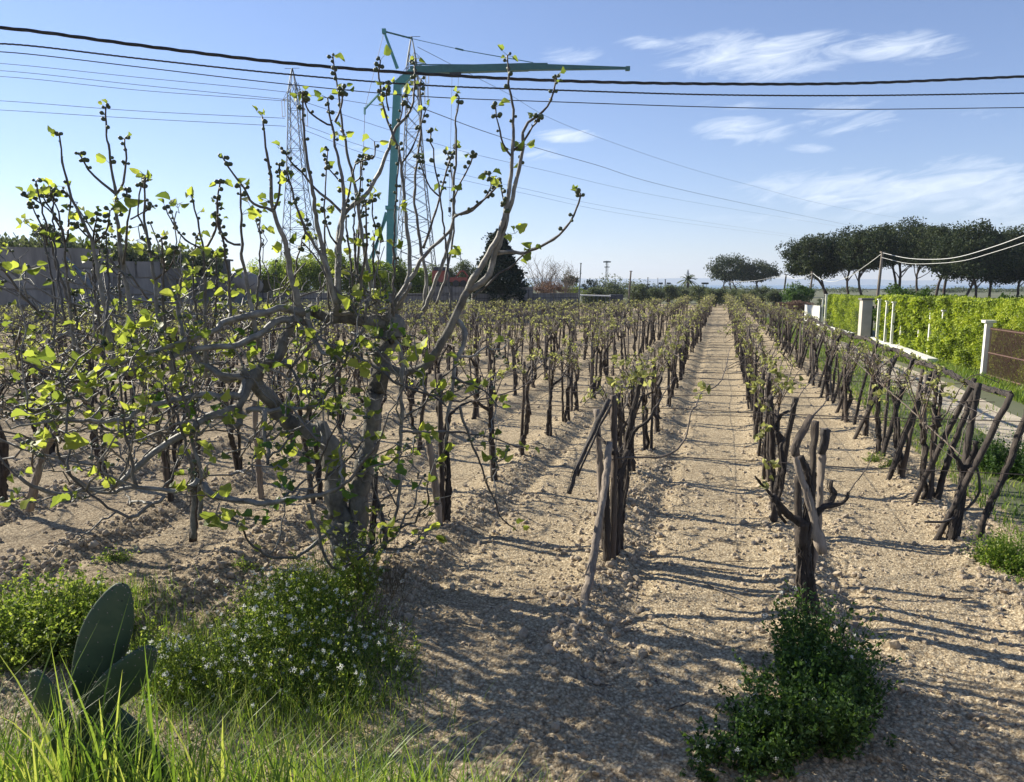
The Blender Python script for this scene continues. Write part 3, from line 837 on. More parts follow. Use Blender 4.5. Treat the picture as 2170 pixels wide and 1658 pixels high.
railing(742, 1010, 47.2, 48.6, 1.3, 2.5, 'black railing from the crane foot to the slab stack')
railing(1010, 1225, 50, 53, 1.1, 2.2, 'black railing below the conifer and the reddish shrub')
# slab stack with red machine
block_wall(906, 988, 606, 49, 49.4, 5, 2.4, 'stack of pale slabs carrying the red machine', M_CONC, 'slab_stack')
c = at(948, 590, 49.4)
t_ = empty('red_machine', (c[0], c[1], c[2] - .6), 'dull red digging machine parked on the slab stack', 'machine')
g = MB(); g.box(c + (-.45, 0, .12), (1.1, .9, .75), .05); g.box(c + (.7, 0, -.1), (1.3, .8, .3), .02); g.build('body', M_RED, t_)
g = MB(); g.box(c + (-.5, .02, .62), (.8, .8, .22)); g.build('cab', M_ROOFD, t_)
for q in (-.7, 0, .6, 1.1):
    g = MB(); g.tube([c + (q, -.48, -.35), c + (q, -.3, -.35)], .22, 12); g.build('wheel', M_BLACKIRON, t_)
g = MB(); g.tube(catmull([c + (.5, 0, 0), c + (1.0, 0, .5), c + (1.4, 0, .1)], .1), .06, 6); g.build('arm', M_RED, t_)
g = MB(); c = at(1035, 590, 49); 
low_wall(1000, 1098, 50.2, 51, 1.9, 'dim grey wall at the foot of the conifer', M_CONCD)
# low shed with pale roof
c = at(1258, 628, 58)
t_ = empty('low_shed', (c[0], 58.5, 0), 'low open shed with pale flat roof at the vineyard edge', 'shed')
g = MB(); g.box((c[0], 58.6, c[2] + .05), (2.7, 1.6, .08), -.02, ry=.03); g.build('roof', M_WHITE, t_)
for q in range(9):
    g = MB(); g.seg((c[0] - 1.25 + q * .31, 57.9, 0), (c[0] - 1.25 + q * .31, 57.9, c[2]), .025, 4); g.build('slat', M_STEEL, t_)
g = MB(); g.box((c[0] + 1.9, 58.8, .9), (1.0, .8, 1.8)); tag(g.build('dark_hut', M_ROOFD), 'small dark hut against the low shed', 'hut')
# vegetation on the left walls
bush('wall_shrub', 100, 478, 530, 36, 46, M_OLIVE, 'round greyish shrub above the tall block wall', 'shrub', n=3000, size=.13)
g = MB(); n = 5200
xx = rs.uniform(-40, 470, n); Yv = rs.uniform(44.5, 47, n)
P0 = np.array([at(x, 560, y) for x, y in zip(xx, Yv)]); tops = np.interp(xx, [-40, 236, 470], [514, 526, 545]) + rs.normal(0, 7, n)
for i in range(n):
    zt = at(xx[i], tops[i], Yv[i])[2]; P0[i, 2] = zt - rs.uniform(0, .9)
leaves_at(g, LEAF_Q, P0, .3, rot=frame(np.c_[rs.normal(0, .35, n), rs.normal(0, .35, n), np.ones(n)]))
tag(g.build('dry_weeds', M_OLIVE), 'band of dry tall weeds growing above the block walls', 'weeds', kind='stuff')
# earth bank carrying them
g = MB()
a, b_ = at(-60, 535, 45.2), at(500, 580, 47.2)
n_ = 40; X = np.linspace(a[0], b_[0], n_); Yb = np.linspace(a[1], b_[1], n_); Zt = np.interp(np.linspace(-60, 500, n_), [-60, 236, 500], [4.35, 4.2, 3.2]) + rs.normal(0, .08, n_)
V = np.concatenate([np.c_[X, Yb, 0 * X], np.c_[X, Yb + .3, Zt], np.c_[X, Yb + 6, Zt - .3], np.c_[X, Yb + 9, 0 * X]])
F = [(r_ * n_ + i, r_ * n_ + i + 1, (r_ + 1) * n_ + i + 1, (r_ + 1) * n_ + i) for r_ in range(3) for i in range(n_ - 1)]
g.add(V, F); tag(g.build('bank', M_LAND, world=False), kind='structure')

# ------------------------------------------------------------------ crane
cbx = at(828, 640, 60)
base = np.array((cbx[0], 60.0, 0))
t_ = empty('tower_crane', base, 'teal self erecting tower crane with horizontal jib above the yard', 'crane')
def P_(x, y, Y=60.0): return at(x, y, Y)
def taper_beam(g, A, B, wa, wb, ha=None, hb=None, side=None):
    A, B = np.asarray(A, float), np.asarray(B, float); d = (B - A) / np.linalg.norm(B - A)
    s_ = np.array((0, 1.0, 0)); s_ = s_ - d * s_.dot(d); s_ /= np.linalg.norm(s_); u = np.cross(d, s_)
    ha, hb = ha or wa, hb or wb
    V = [A + s_ * i * wa / 2 + u * j * ha / 2 for i, j in ((-1, -1), (1, -1), (1, 1), (-1, 1))] + [B + s_ * i * wb / 2 + u * j * hb / 2 for i, j in ((-1, -1), (1, -1), (1, 1), (-1, 1))]
    g.add(V, [(0, 1, 2, 3), (7, 6, 5, 4), (0, 4, 5, 1), (1, 5, 6, 2), (2, 6, 7, 3), (3, 7, 4, 0)])
m0 = base + (0, 0, .9); m1 = P_(843, 178)
g = MB(); mid = P_(831, 440); taper_beam(g, m0, mid, .75, .72, .75, .72); taper_beam(g, mid, m1, .60, .58, .60, .58); g.build('mast', M_TEAL, t_)
g = MB(); taper_beam(g, mid + (0, 0, -.2), mid + (0, 0, .1), .95, .95); g.build('mast_collar', M_TEAL, t_)
g = MB(); taper_beam(g, m1 + (0, 0, -.1), P_(875, 152), .62, .5); g.build('jib_foot', M_TEAL, t_)
j0, j1, j2 = P_(870, 150), P_(1120, 143), P_(1330, 145)
g = MB(); taper_beam(g, j0, j1, .5, .48, .55, .52); taper_beam(g, j1, j2, .44, .2, .46, .16); g.box(j2 + (0, 0, -.03), (.35, .3, .3)); g.build('jib', M_TEALD, t_)
g = MB(); g.seg(P_(868, 137), P_(1150, 139), .045, 5); g.seg(P_(868, 143), P_(960, 140), .03, 5); g.box(P_(1140, 137), (1.5, .3, .16)); g.build('jib_tie_bar', M_TEALD, t_)
apx = P_(814, 67)
g = MB(); taper_beam(g, P_(842, 145), apx, .26, .16); g.box(apx, (.3, .3, .35)); g.build('apex_strut', M_TEAL, t_)
g = MB(); g.seg(apx, P_(872, 82), .07, 5); g.seg(P_(872, 82), P_(965, 103), .022, 4); g.seg(P_(965, 103), P_(982, 107), .07, 5); g.seg(P_(982, 107), P_(1130, 133), .03, 4); g.build('tie_cable', M_TEALD, t_)
g = MB(); g.seg(P_(773, 232), P_(812, 190), .09, 5); g.seg(P_(812, 190), P_(838, 172), .06, 5); g.seg(P_(773, 228), P_(773, 243), .09, 5); g.build('back_strut', M_TEAL, t_)
g = MB(); g.seg(apx, P_(773, 232), .016, 4); g.seg(P_(773, 240), P_(762, 560, 60), .02, 4); g.build('back_cable', M_DARKCABLE, t_)
for q in (0, .5):
    g = MB(); taper_beam(g, P_(824 - q * 12, 450), P_(770 + q * 16, 585 + q * 20), .16, .16); g.build('brace', M_TEAL, t_)
g = MB(); g.box(P_(965, 157), (.9, .4, .18)); g.build('trolley', M_BLACKIRON, t_)
g = MB(); g.seg(P_(958, 160), P_(952, 440), .014, 4); g.seg(P_(972, 160), P_(954, 440), .014, 4); g.build('hoist_rope', M_STEEL, t_)
hk = P_(953, 445); g = MB(); g.box(hk, (.22, .16, .4)); g.tube(catmull([hk + (0, 0, -.2), hk + (.1, 0, -.4), hk + (0, 0, -.52), hk + (-.1, 0, -.42)], .05), .03, 6); g.build('hook', M_BLACKIRON, t_)
g = MB(); g.box(base + (-.6, 0, .75), (4.6, 2.4, .35)); g.box(base + (-1.6, 0, 1.5), (1.6, 2.0, 1.1)); g.box(base + (.6, -.6, 1.15), (.8, .8, .5)); g.build('ballast_base', M_TEAL, t_)
for q in (-2.4, 1.4):
    g = MB(); g.box(base + (q, -1.0, .28), (.35, .35, .56)); g.build('outrigger', M_BLACKIRON, t_)

# ------------------------------------------------------------------ pylons and poles
def pylon(x, ytop, Y, hw_base, arms, label, ywaist=.52, thick=.05, loops=True, hw_top=.45):
    top = at(x, ytop, Y); b0 = np.array((top[0], Y, 0.0)); Ht = top[2]
    t_ = empty('lattice_pylon', b0, label, 'pylon', 'lattice pylons behind the fig tree')
    g = MB()
    lv = list(np.linspace(0, 1, 19))
    def hw(t): return np.interp(t, [0, .55, .78, .90, 1], [hw_base, hw_base * .42, hw_top, hw_top * .85, .03])
    C = [[b0 + (sx * hw(t), sy * hw(t), Ht * t) for sx, sy in ((-1, -1), (1, -1), (1, 1), (-1, 1))] for t in lv]
    for q in range(4):
        g.tube([c[q] for c in C], thick, 4)
    g.build('legs', M_STEEL, t_)
    g = MB()
    for i in range(len(lv) - 1):
        for q in range(4):
            a, b, c, d = C[i][q], C[i][(q + 1) % 4], C[i + 1][q], C[i + 1][(q + 1) % 4]
            if lv[i] < .93:
                g.seg(a, d, thick * .6, 3); g.seg(b, c, thick * .6, 3)
                if i % 3 == 0: g.seg(a, b, thick * .6, 3)
    g.build('bracing', M_STEEL, t_)
    ends = []
    for (ax_, yy_, sd) in arms:
        zt = at(x, yy_, Y)[2]; e = b0 + (sd * ax_, 0, zt)
        k = MB(); w = hw_top; arm_ = None
        for sy in (-1, 1):
            k.seg(b0 + (sd * w * .8, sy * w, zt), e, thick * .8, 3); k.seg(b0 + (sd * w * .8, sy * w, zt + .9), e, thick * .6, 3)
        arm_ = k.build('crossarm', M_STEEL, t_)
        if loops:
            k = MB()
            for dx in (-.12, .22): k.tube([e + (dx, 0, 0), e + (dx, 0, -1.9)], .05, 5)
            k.seg(e + (-.12, 0, -1.9), e + (.22, 0, -1.9), .04, 4)
            k.build('insulator', M_PALECABLE, t_).parent = arm_
        ends.append(e)
    k = MB(); k.seg(b0 + (-.9, 0, Ht - .05), b0 + (.9, 0, Ht + .02), .03, 4); k.build('top_bar', M_STEEL, t_)
    return ends
pylon(619, 145, 92, 2.35, [(1.3, 213, -1), (1.4, 232, 1), (.9, 190, 1)], 'slimmer lattice pylon further left behind the fig shoots', hw_top=.62, thick=.06)
pylon(872, 78, 80, 2.4, [(1.5, 136, 1), (1.4, 165, -1), (1.4, 180, 1)], 'taller lattice pylon just right of the crane mast', hw_top=.62, thick=.055)
pylon(1458, 572, 420, 1.7, [(1.5, 582, 1)], 'tiny far pylon above the palm', loops=False, thick=.09)
def pole(x0, y0, x1, y1, Y, r, label, mat=M_POLE, name='utility_pole', arms=0, group=None):
    a, b = at(x0, y0, Y), at(x1, y1, Y)
    d = (a - b) / (a[2] - b[2]); b = b - d * b[2]
    t_ = empty(name, b, label, 'pole', group)
    g = MB(); g.tube([b, (a + b) / 2, a], (r, r * .9, r * .75), 8); g.build('shaft', mat, t_)
    for k in range(arms):
        g = MB(); g.seg(a + (-r * 6, 0, -.3 - k * .8), a + (r * 6, 0, -.3 - k * .8), r * .5, 4); g.build('crossarm', mat, t_)
    g = MB(); g.box(a + (0, 0, .04), (r * 2.2, r * 2.2, .08)); g.build('cap', mat, t_)
    return a
PT1 = pole(1870, 536, 1860, 626, 50, .115, 'tall grey wooden pole leaning in front of the pine grove')
PT2 = pole(1722, 578, 1712, 658, 75, .12, 'shorter pale pole behind the white gate', M_POLE)
pole(1666, 583, 1661, 622, 95, .13, 'dark leaning pole left of the dark round bush', M_VINEBARK)
pole(1337, 576, 1332, 636, 70, .10, 'pale wooden pole at the left end of the olive line', M_POLE)
pole(1231, 560, 1227, 636, 55, .055, 'thin grey pole left of the low shed', M_STEEL)
pole(1373, 589, 1373, 615, 160, .12, 'thin far dark pole, first right of the pale wooden pole', M_BLACKIRON, group='thin far poles on the skyline')
pole(1394, 590, 1394, 618, 200, .10, 'thin far grey pole, second right of the pale wooden pole', M_STEEL, group='thin far poles on the skyline')
pole(1410, 593, 1409, 620, 150, .13, 'thin far dark pole, third right of the pale wooden pole', M_BLACKIRON, group='thin far poles on the skyline')
pole(976, 534, 976, 570, 110, .06, 'thin far pole with crossarm left of the conifer', M_STEEL, arms=1, group='thin far poles on the skyline')
PTL = at(1286, 553, 260)
t_ = empty('antenna_mast', (PTL[0], 260, 0), 'far lattice mast with antennas on the skyline', 'mast')
g = MB()
for dx, dy in ((-.5, -.5), (.5, -.5), (0, .5)): g.seg((PTL[0] + dx, 260 + dy, 0), (PTL[0] + dx * .5, 260 + dy, PTL[2]), .09, 4)
for k in range(8): g.seg((PTL[0] - .5, 259.5, PTL[2] * k / 8), (PTL[0] + .5, 259.5, PTL[2] * (k + 1) / 8), .06, 3)
g.build('shaft', M_STEEL, t_)
g = MB(); g.box(PTL + (0, -.6, -.4), (2.6, .4, .5)); g.box(PTL + (0, -.6, -2.2), (1.8, .4, .3)); g.build('antenna', M_STEEL, t_)
for i, x in enumerate((1400, 1417, 1491, 1497)):
    a = at(x, 601, 200); t_ = empty('floodlight', (a[0], 200, 0), 'tiny far floodlight pole, %s of four on the skyline' % wd[i], 'floodlight', 'far floodlight poles')
    g = MB(); g.seg((a[0], 200, 0), a, .07, 4); g.build('pole', M_STEEL, t_); g = MB(); g.box(a, (1.1, .4, .5)); g.build('lamp_head', M_BLACKIRON, t_)

# ------------------------------------------------------------------ cables
GC = 'overhead cables crossing the whole view'
def cable(pts, r, label, mat=M_DARKCABLE, cat='cable', group=None, twist=0, name='power_line', sides=6):
    P = catmull(pts, max(.12, np.linalg.norm(np.array(pts[0]) - np.array(pts[-1])) / 140))
    if group == GC:       # carries on past both sides of the view
        d0, d1 = P[0] - P[6], P[-1] - P[-7]
        d0 /= np.linalg.norm(d0); d1 /= np.linalg.norm(d1); q = np.arange(1, 50)[:, None] * .25
        P = np.concatenate([(P[0] + d0 * q)[::-1], P, P[-1] + d1 * q])
    g = MB()
    if twist:
        L = np.r_[0, np.cumsum(np.linalg.norm(np.diff(P, axis=0), axis=1))]
        Ld = np.arange(0, L[-1], .05); P = np.c_[[np.interp(Ld, L, P[:, k]) for k in range(3)]].T
        for q in range(3):
            a = Ld * 2 * math.pi / twist + q * 2.09
            g.tube(P + np.c_[np.zeros_like(a), np.cos(a) * r * .62, np.sin(a) * r * .62], r * .55, 5)
    else: g.tube(P, r, sides)
    return tag(g.build(name, mat), label, cat, group)
def pxline(pts):
    """pts: (x, y, depth)"""
    return [at(*p) for p in pts]
GC = 'overhead cables crossing the whole view'
def span(ys, Y0, Y1):
    xs_ = [-60, 61, 300, 600, 900, 1200, 1500, 1800, 2109, 2230]
    inv = [1 / (1 / Y0 + (1 / Y1 - 1 / Y0) * (x - 61) / 2048) for x in xs_]
    return pxline([(x, y, d) for x, y, d in zip(xs_, ys, inv)])
cable(span([55, 65, 97, 133, 157, 172, 178, 177, 165, 159], 8.0, 10.5), .017, 'thick twisted black cable, uppermost across the whole sky', twist=.8, group=GC)
cable(span([91, 97, 125, 157, 181, 192, 201, 203, 199, 196], 11, 13), .012, 'medium twisted cable just below the thick uppermost one', twist=.3, group=GC)
cable(span([107, 115, 143, 178, 205, 217, 227, 232, 229, 227], 14, 16), .009, 'thin plain cable, third down across the whole sky', group=GC)
GH = 'thin high voltage lines between the pylons'
hv = [([(-80, 129, 92), (61, 140, 92), (300, 165, 92), (619, 197, 92), (850, 232, 92)], 'high voltage line, top one left of the slimmer pylon'),
      ([(-80, 145, 92), (61, 155, 92), (300, 181, 92), (612, 212, 92)], 'high voltage line, second from top left of the slimmer pylon'),
      ([(-80, 158, 92), (61, 167, 92), (300, 192, 92), (600, 214, 92)], 'high voltage line, third from top left of the slimmer pylon'),
      ([(-80, 209, 92), (61, 218, 92), (300, 236, 92), (604, 251, 92)], 'high voltage line, fourth from top left of the slimmer pylon'),
      ([(-80, 229, 92), (61, 237, 92), (300, 252, 92), (606, 268, 92)], 'high voltage line, lowest left of the slimmer pylon'),
      ([(885, 100, 80), (1060, 190, 105), (1250, 285, 150), (1560, 385, 250), (1860, 455, 400), (2200, 505, 700)], 'faint line falling from the taller pylon to the far right skyline'),
      ([(890, 228, 80), (1060, 290, 110), (1250, 346, 150), (1500, 415, 240), (1860, 490, 500)], 'darker line falling from the taller pylon behind the long right fig shoot'),
      ([(650, 218, 92), (900, 298, 120), (1130, 356, 160), (1480, 431, 300), (1850, 492, 600)], 'faint line from the slimmer pylon, upper of the long right falling set'),
      ([(645, 266, 92), (820, 325, 120), (1100, 398, 170), (1400, 457, 300), (1740, 507, 600)], 'faint line from the slimmer pylon, middle of the long right falling set'),
      ([(642, 275, 92), (820, 340, 120), (1100, 408, 170), (1400, 466, 300), (1720, 508, 600)], 'faint line from the slimmer pylon, lowest of the long right falling set')]
for i, (p, lb) in enumerate(hv):
    cable(pxline(p), .03 if i != 6 else .045, lb, M_STEEL if i not in (6,) else M_DARKCABLE, group=GH, sides=4)
GW = 'pale sagging wires on the wooden poles'
cable(pxline([(1870, 537, 50), (1835, 563, 56), (1800, 586, 62), (1765, 597, 68), (1740, 592, 72), (1722, 579, 75)]), .02, 'pale wire sagging between the tall leaning pole and the shorter pole', M_PALECABLE, group=GW, sides=5)
cable(pxline([(1870, 536, 50), (1920, 547, 44), (1975, 550, 38), (2030, 545, 33), (2109, 522, 28), (2190, 492, 25)]), .014, 'upper pale wire rising right from the tall leaning pole', M_PALECABLE, group=GW, sides=5)
cable(pxline([(1868, 546, 50), (1920, 558, 44), (1975, 559, 38), (2040, 553, 33), (2109, 534, 28), (2190, 508, 25)]), .011, 'lower pale wire rising right from the tall leaning pole', M_PALECABLE, group=GW, sides=5)
cable(pxline([(1548, 598, 110), (1600, 595, 100), (1660, 585, 95), (1690, 592, 85), (1722, 579, 75)]), .02, 'pale wire crossing the far pine pair to the shorter pole', M_PALECABLE, group=GW, sides=4)

# ------------------------------------------------------------------ hedge, wall, pillars, gates on the right
HB0 = np.array((12.6, 17.0)); HB1 = np.array((19.2, 46.6))
HD = (HB1 - HB0); HL = np.linalg.norm(HD); HDu = HD / HL; HNn = np.array((HDu[1], -HDu[0]))     # to the right
def hx(px, off=0.0):
    """distance along the hedge line where photo column px meets it"""
    r = ray(px, 735); d = r[:2] / r[1]
    o = HB0 + HNn * off
    A = np.array([[d[0], -HDu[0]], [d[1], -HDu[1]]])
    s_ = np.linalg.solve(A, o)
    return s_[1]
def hp(s_, off=0.0): return HB0 + HDu * s_ + HNn * off
def hedge(s0, s1, z0, z1fun, label, n, mat, dark=.12):
    g = MB(); c = hp((s0 + s1) / 2, .55)
    rz = math.atan2(HDu[1], HDu[0])
    zt = min(z1fun(s) for s in np.linspace(s0, s1, 6))
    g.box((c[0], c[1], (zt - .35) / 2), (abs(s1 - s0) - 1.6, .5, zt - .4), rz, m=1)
    S = rs.uniform(s0, s1, n); face = rs.uniform(0, 1, n)
    T1 = np.array([z1fun(s) for s in S]) + .16 * (fbm(S * 2.2, S * 0, 3, 4) - .4)
    z = np.where(face < .78, z0 + rs.uniform(0, 1, n) ** .9 * (T1 - z0), T1 - abs(rs.normal(0, .10, n)))
    bul = .22 * (fbm(S * 1.1, z * 1.1, 3, 14) - .5) + .18 * (fbm(S * 3.7, z * 3.7, 2, 18) - .5)
    off = np.where(face < .78, .13 - bul * 1.6 + rs.uniform(-.09, .12, n), rs.uniform(.1, 1.0, n))
    P = np.c_[(hp(0)[None] + S[:, None] * HDu + off[:, None] * HNn), z]
    rn = np.clip(.45 + 2.0 * (fbm(S * 2.6, z * 2.6, 3, 24) - .5) + rs.uniform(-.42, .42, n), 0, 1)
    near = np.clip((S - s0) / 12 + .5, .5, 1.6)
    leaves_at(g, LEAF_OV, P, .075 * near, rn)
    return tag(g.build('hedge', [mat, M_CORE]), label, 'hedge')
sA, sB, sC, sD = hx(2088), hx(1895), hx(1822), hx(1742)
hedge(hx(2260), hx(1852), .08, lambda s: 2.18 - .010 * s + .05 * math.sin(s), 'long bright green hedge running from behind the iron gate to the stone pier', 105000, M_HEDGE)
hedge(hx(1818), hx(1745), .25, lambda s: 1.98 + .05 * math.sin(s), 'shorter bright green hedge beyond the stone pier', 20000, M_HEDGE)
rz = math.atan2(HDu[1], HDu[0])
g = MB()
c = hp((hx(1850) + hx(1828)) / 2, 1.5)
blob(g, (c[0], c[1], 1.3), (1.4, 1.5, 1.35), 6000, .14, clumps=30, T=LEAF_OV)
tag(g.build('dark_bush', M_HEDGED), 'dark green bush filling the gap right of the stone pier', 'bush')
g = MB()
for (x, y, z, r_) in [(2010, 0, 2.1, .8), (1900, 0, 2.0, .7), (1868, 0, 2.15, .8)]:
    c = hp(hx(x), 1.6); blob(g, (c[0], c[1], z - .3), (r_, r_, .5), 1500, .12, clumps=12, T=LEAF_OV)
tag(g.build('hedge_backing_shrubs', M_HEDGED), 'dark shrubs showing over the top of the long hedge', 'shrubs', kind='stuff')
# low white wall at the hedge's foot
def low(s0, s1, zt, label, off=-.28, th=.22, mat=M_WHITE):
    c = hp((s0 + s1) / 2, off); g = MB(); g.box((c[0], c[1], zt / 2), (abs(s1 - s0), th, zt), rz)
    g.box((c[0], c[1], zt + .021), (abs(s1 - s0) + .02, th + .06, .04), rz)
    return tag(g.build('low_wall', mat), label, 'wall', 'low white walls at the hedge foot')
a, b_ = gr(1975, 776), gr(1846, 724)
g = MB(); c = (a + b_) / 2; L_ = np.linalg.norm((b_ - a)[:2]); g.box((c[0], c[1], .12), (L_, .3, .24), math.atan2(b_[1] - a[1], b_[0] - a[0]))
tag(g.build('low_wall', M_WHITE), 'low white wall between the path and the long hedge', 'wall', 'low white walls at the hedge foot')
low(hx(1815), hx(1744), .25, 'low white wall along the foot of the shorter hedge')
# stone pier
c = hp(hx(1829, -.12), -.12)
t_ = empty('stone_pier', (c[0], c[1], 0), 'broad pale rendered pier between the two hedges', 'pier')
g = MB(); g.box((c[0], c[1], .95), (.55, .42, 1.9), rz); g.build('shaft', M_STONE, t_)
g = MB(); g.box((c[0], c[1], 1.94), (.66, .54, .08), rz); g.build('cap', M_CONCD, t_)
# slim white posts
wp = [(1745, 2.0, .10, 'farthest slim white post, at the left end of the shorter hedge'), (1738, 1.75, .08, 'white post carrying the white gate'),
      (1857, 1.95, .10, 'white post nearest the stone pier on its right'), (1874, 1.9, .09, 'second white post right of the stone pier'),
      (1888, 1.88, .09, 'third white post right of the stone pier'), (1907, 1.85, .07, 'fourth white post right of the pier, half swallowed by hedge'),
      (1945, 1.8, .07, 'white post stub in the middle of the long hedge'), (1968, 1.75, .09, 'larger white post in the middle of the long hedge'),
      (1994, 1.72, .08, 'white post with small cap right of the larger middle post')]
for i, (x, zt, w, lb) in enumerate(wp):
    of_ = -.12 if i not in (5, 6, 7, 8) else .10
    c = hp(hx(x, of_), of_)
    t_ = empty('white_post', (c[0], c[1], 0), lb, 'post', 'slim white fence posts along the hedge')
    g = MB(); g.box((c[0], c[1], zt / 2), (w, w, zt), rz); g.build('shaft', M_WHITE, t_)
    g = MB(); g.box((c[0], c[1], zt + .02), (w + .07, w + .07, .04), rz); g.build('cap', M_WHITE, t_)
c = hp(hx(2091, -.22), -.22)
t_ = empty('gate_pillar', (c[0], c[1], 0), 'white gate pillar with cap at the right end of the hedge', 'pillar')
g = MB(); g.box((c[0], c[1], .78), (.13, .16, 1.56), rz); g.build('shaft', M_WHITE, t_)
g = MB(); g.box((c[0], c[1], 1.6), (.26, .28, .07), rz); g.build('cap', M_WHITE, t_)
# brown iron gate
s0 = hx(2096, -.2); g0 = hp(s0, -.2); s1 = s0 - 3.2
t_ = empty('iron_gate', (g0[0], g0[1], 0), 'brown iron bar gate right of the white gate pillar', 'gate')
g = MB()
for zz in (.15, .75, 1.4):
    a, b_ = hp(s0, -.2), hp(s1, -.2); g.seg((*a, zz), (*b_, zz), .025, 4)
g.build('frame', M_IRON, t_)
g = MB()
for k in range(42):
    a = hp(s0 - .02 - k * .076, -.2); g.seg((*a, .08), (*a, 1.46), .013, 4)
g.build('bars', M_IRON, t_)
# white corrugated gate
a, b_ = at(1706, 660, 45.5), at(1738, 668, 43.0)
t_ = empty('white_gate', (a[0], a[1], 0), 'white corrugated sheet gate at the far end of the path', 'gate')
g = MB(); n_ = 29; tt = np.linspace(0, 1, n_); d = b_[:2] - a[:2]; nn_ = np.array((d[1], -d[0])) / np.linalg.norm(d)
off = .035 * (np.arange(n_) % 2)[:, None] * nn_
B = np.c_[a[:2] + d * tt[:, None] + off, np.full(n_, .35)]; T_ = B.copy(); T_[:, 2] = 1.35
V = np.concatenate([B, T_, B + (0, .05, 0), T_ + (0, .05, 0)])
F = [(i, i + 1, n_ + i + 1, n_ + i) for i in range(n_ - 1)] + [(2 * n_ + i + 1, 2 * n_ + i, 3 * n_ + i, 3 * n_ + i + 1) for i in range(n_ - 1)] + [(n_ + i, n_ + i + 1, 3 * n_ + i + 1, 3 * n_ + i) for i in range(n_ - 1)]
g.add(V, F); g.build('sheet', M_WHITE, t_)
g = MB(); g.seg((*a[:2], 0), (*a[:2], 1.4), .04, 6); g.seg((*b_[:2], 0), (*b_[:2], 1.4), .04, 6); g.build('frame', M_STEEL, t_)

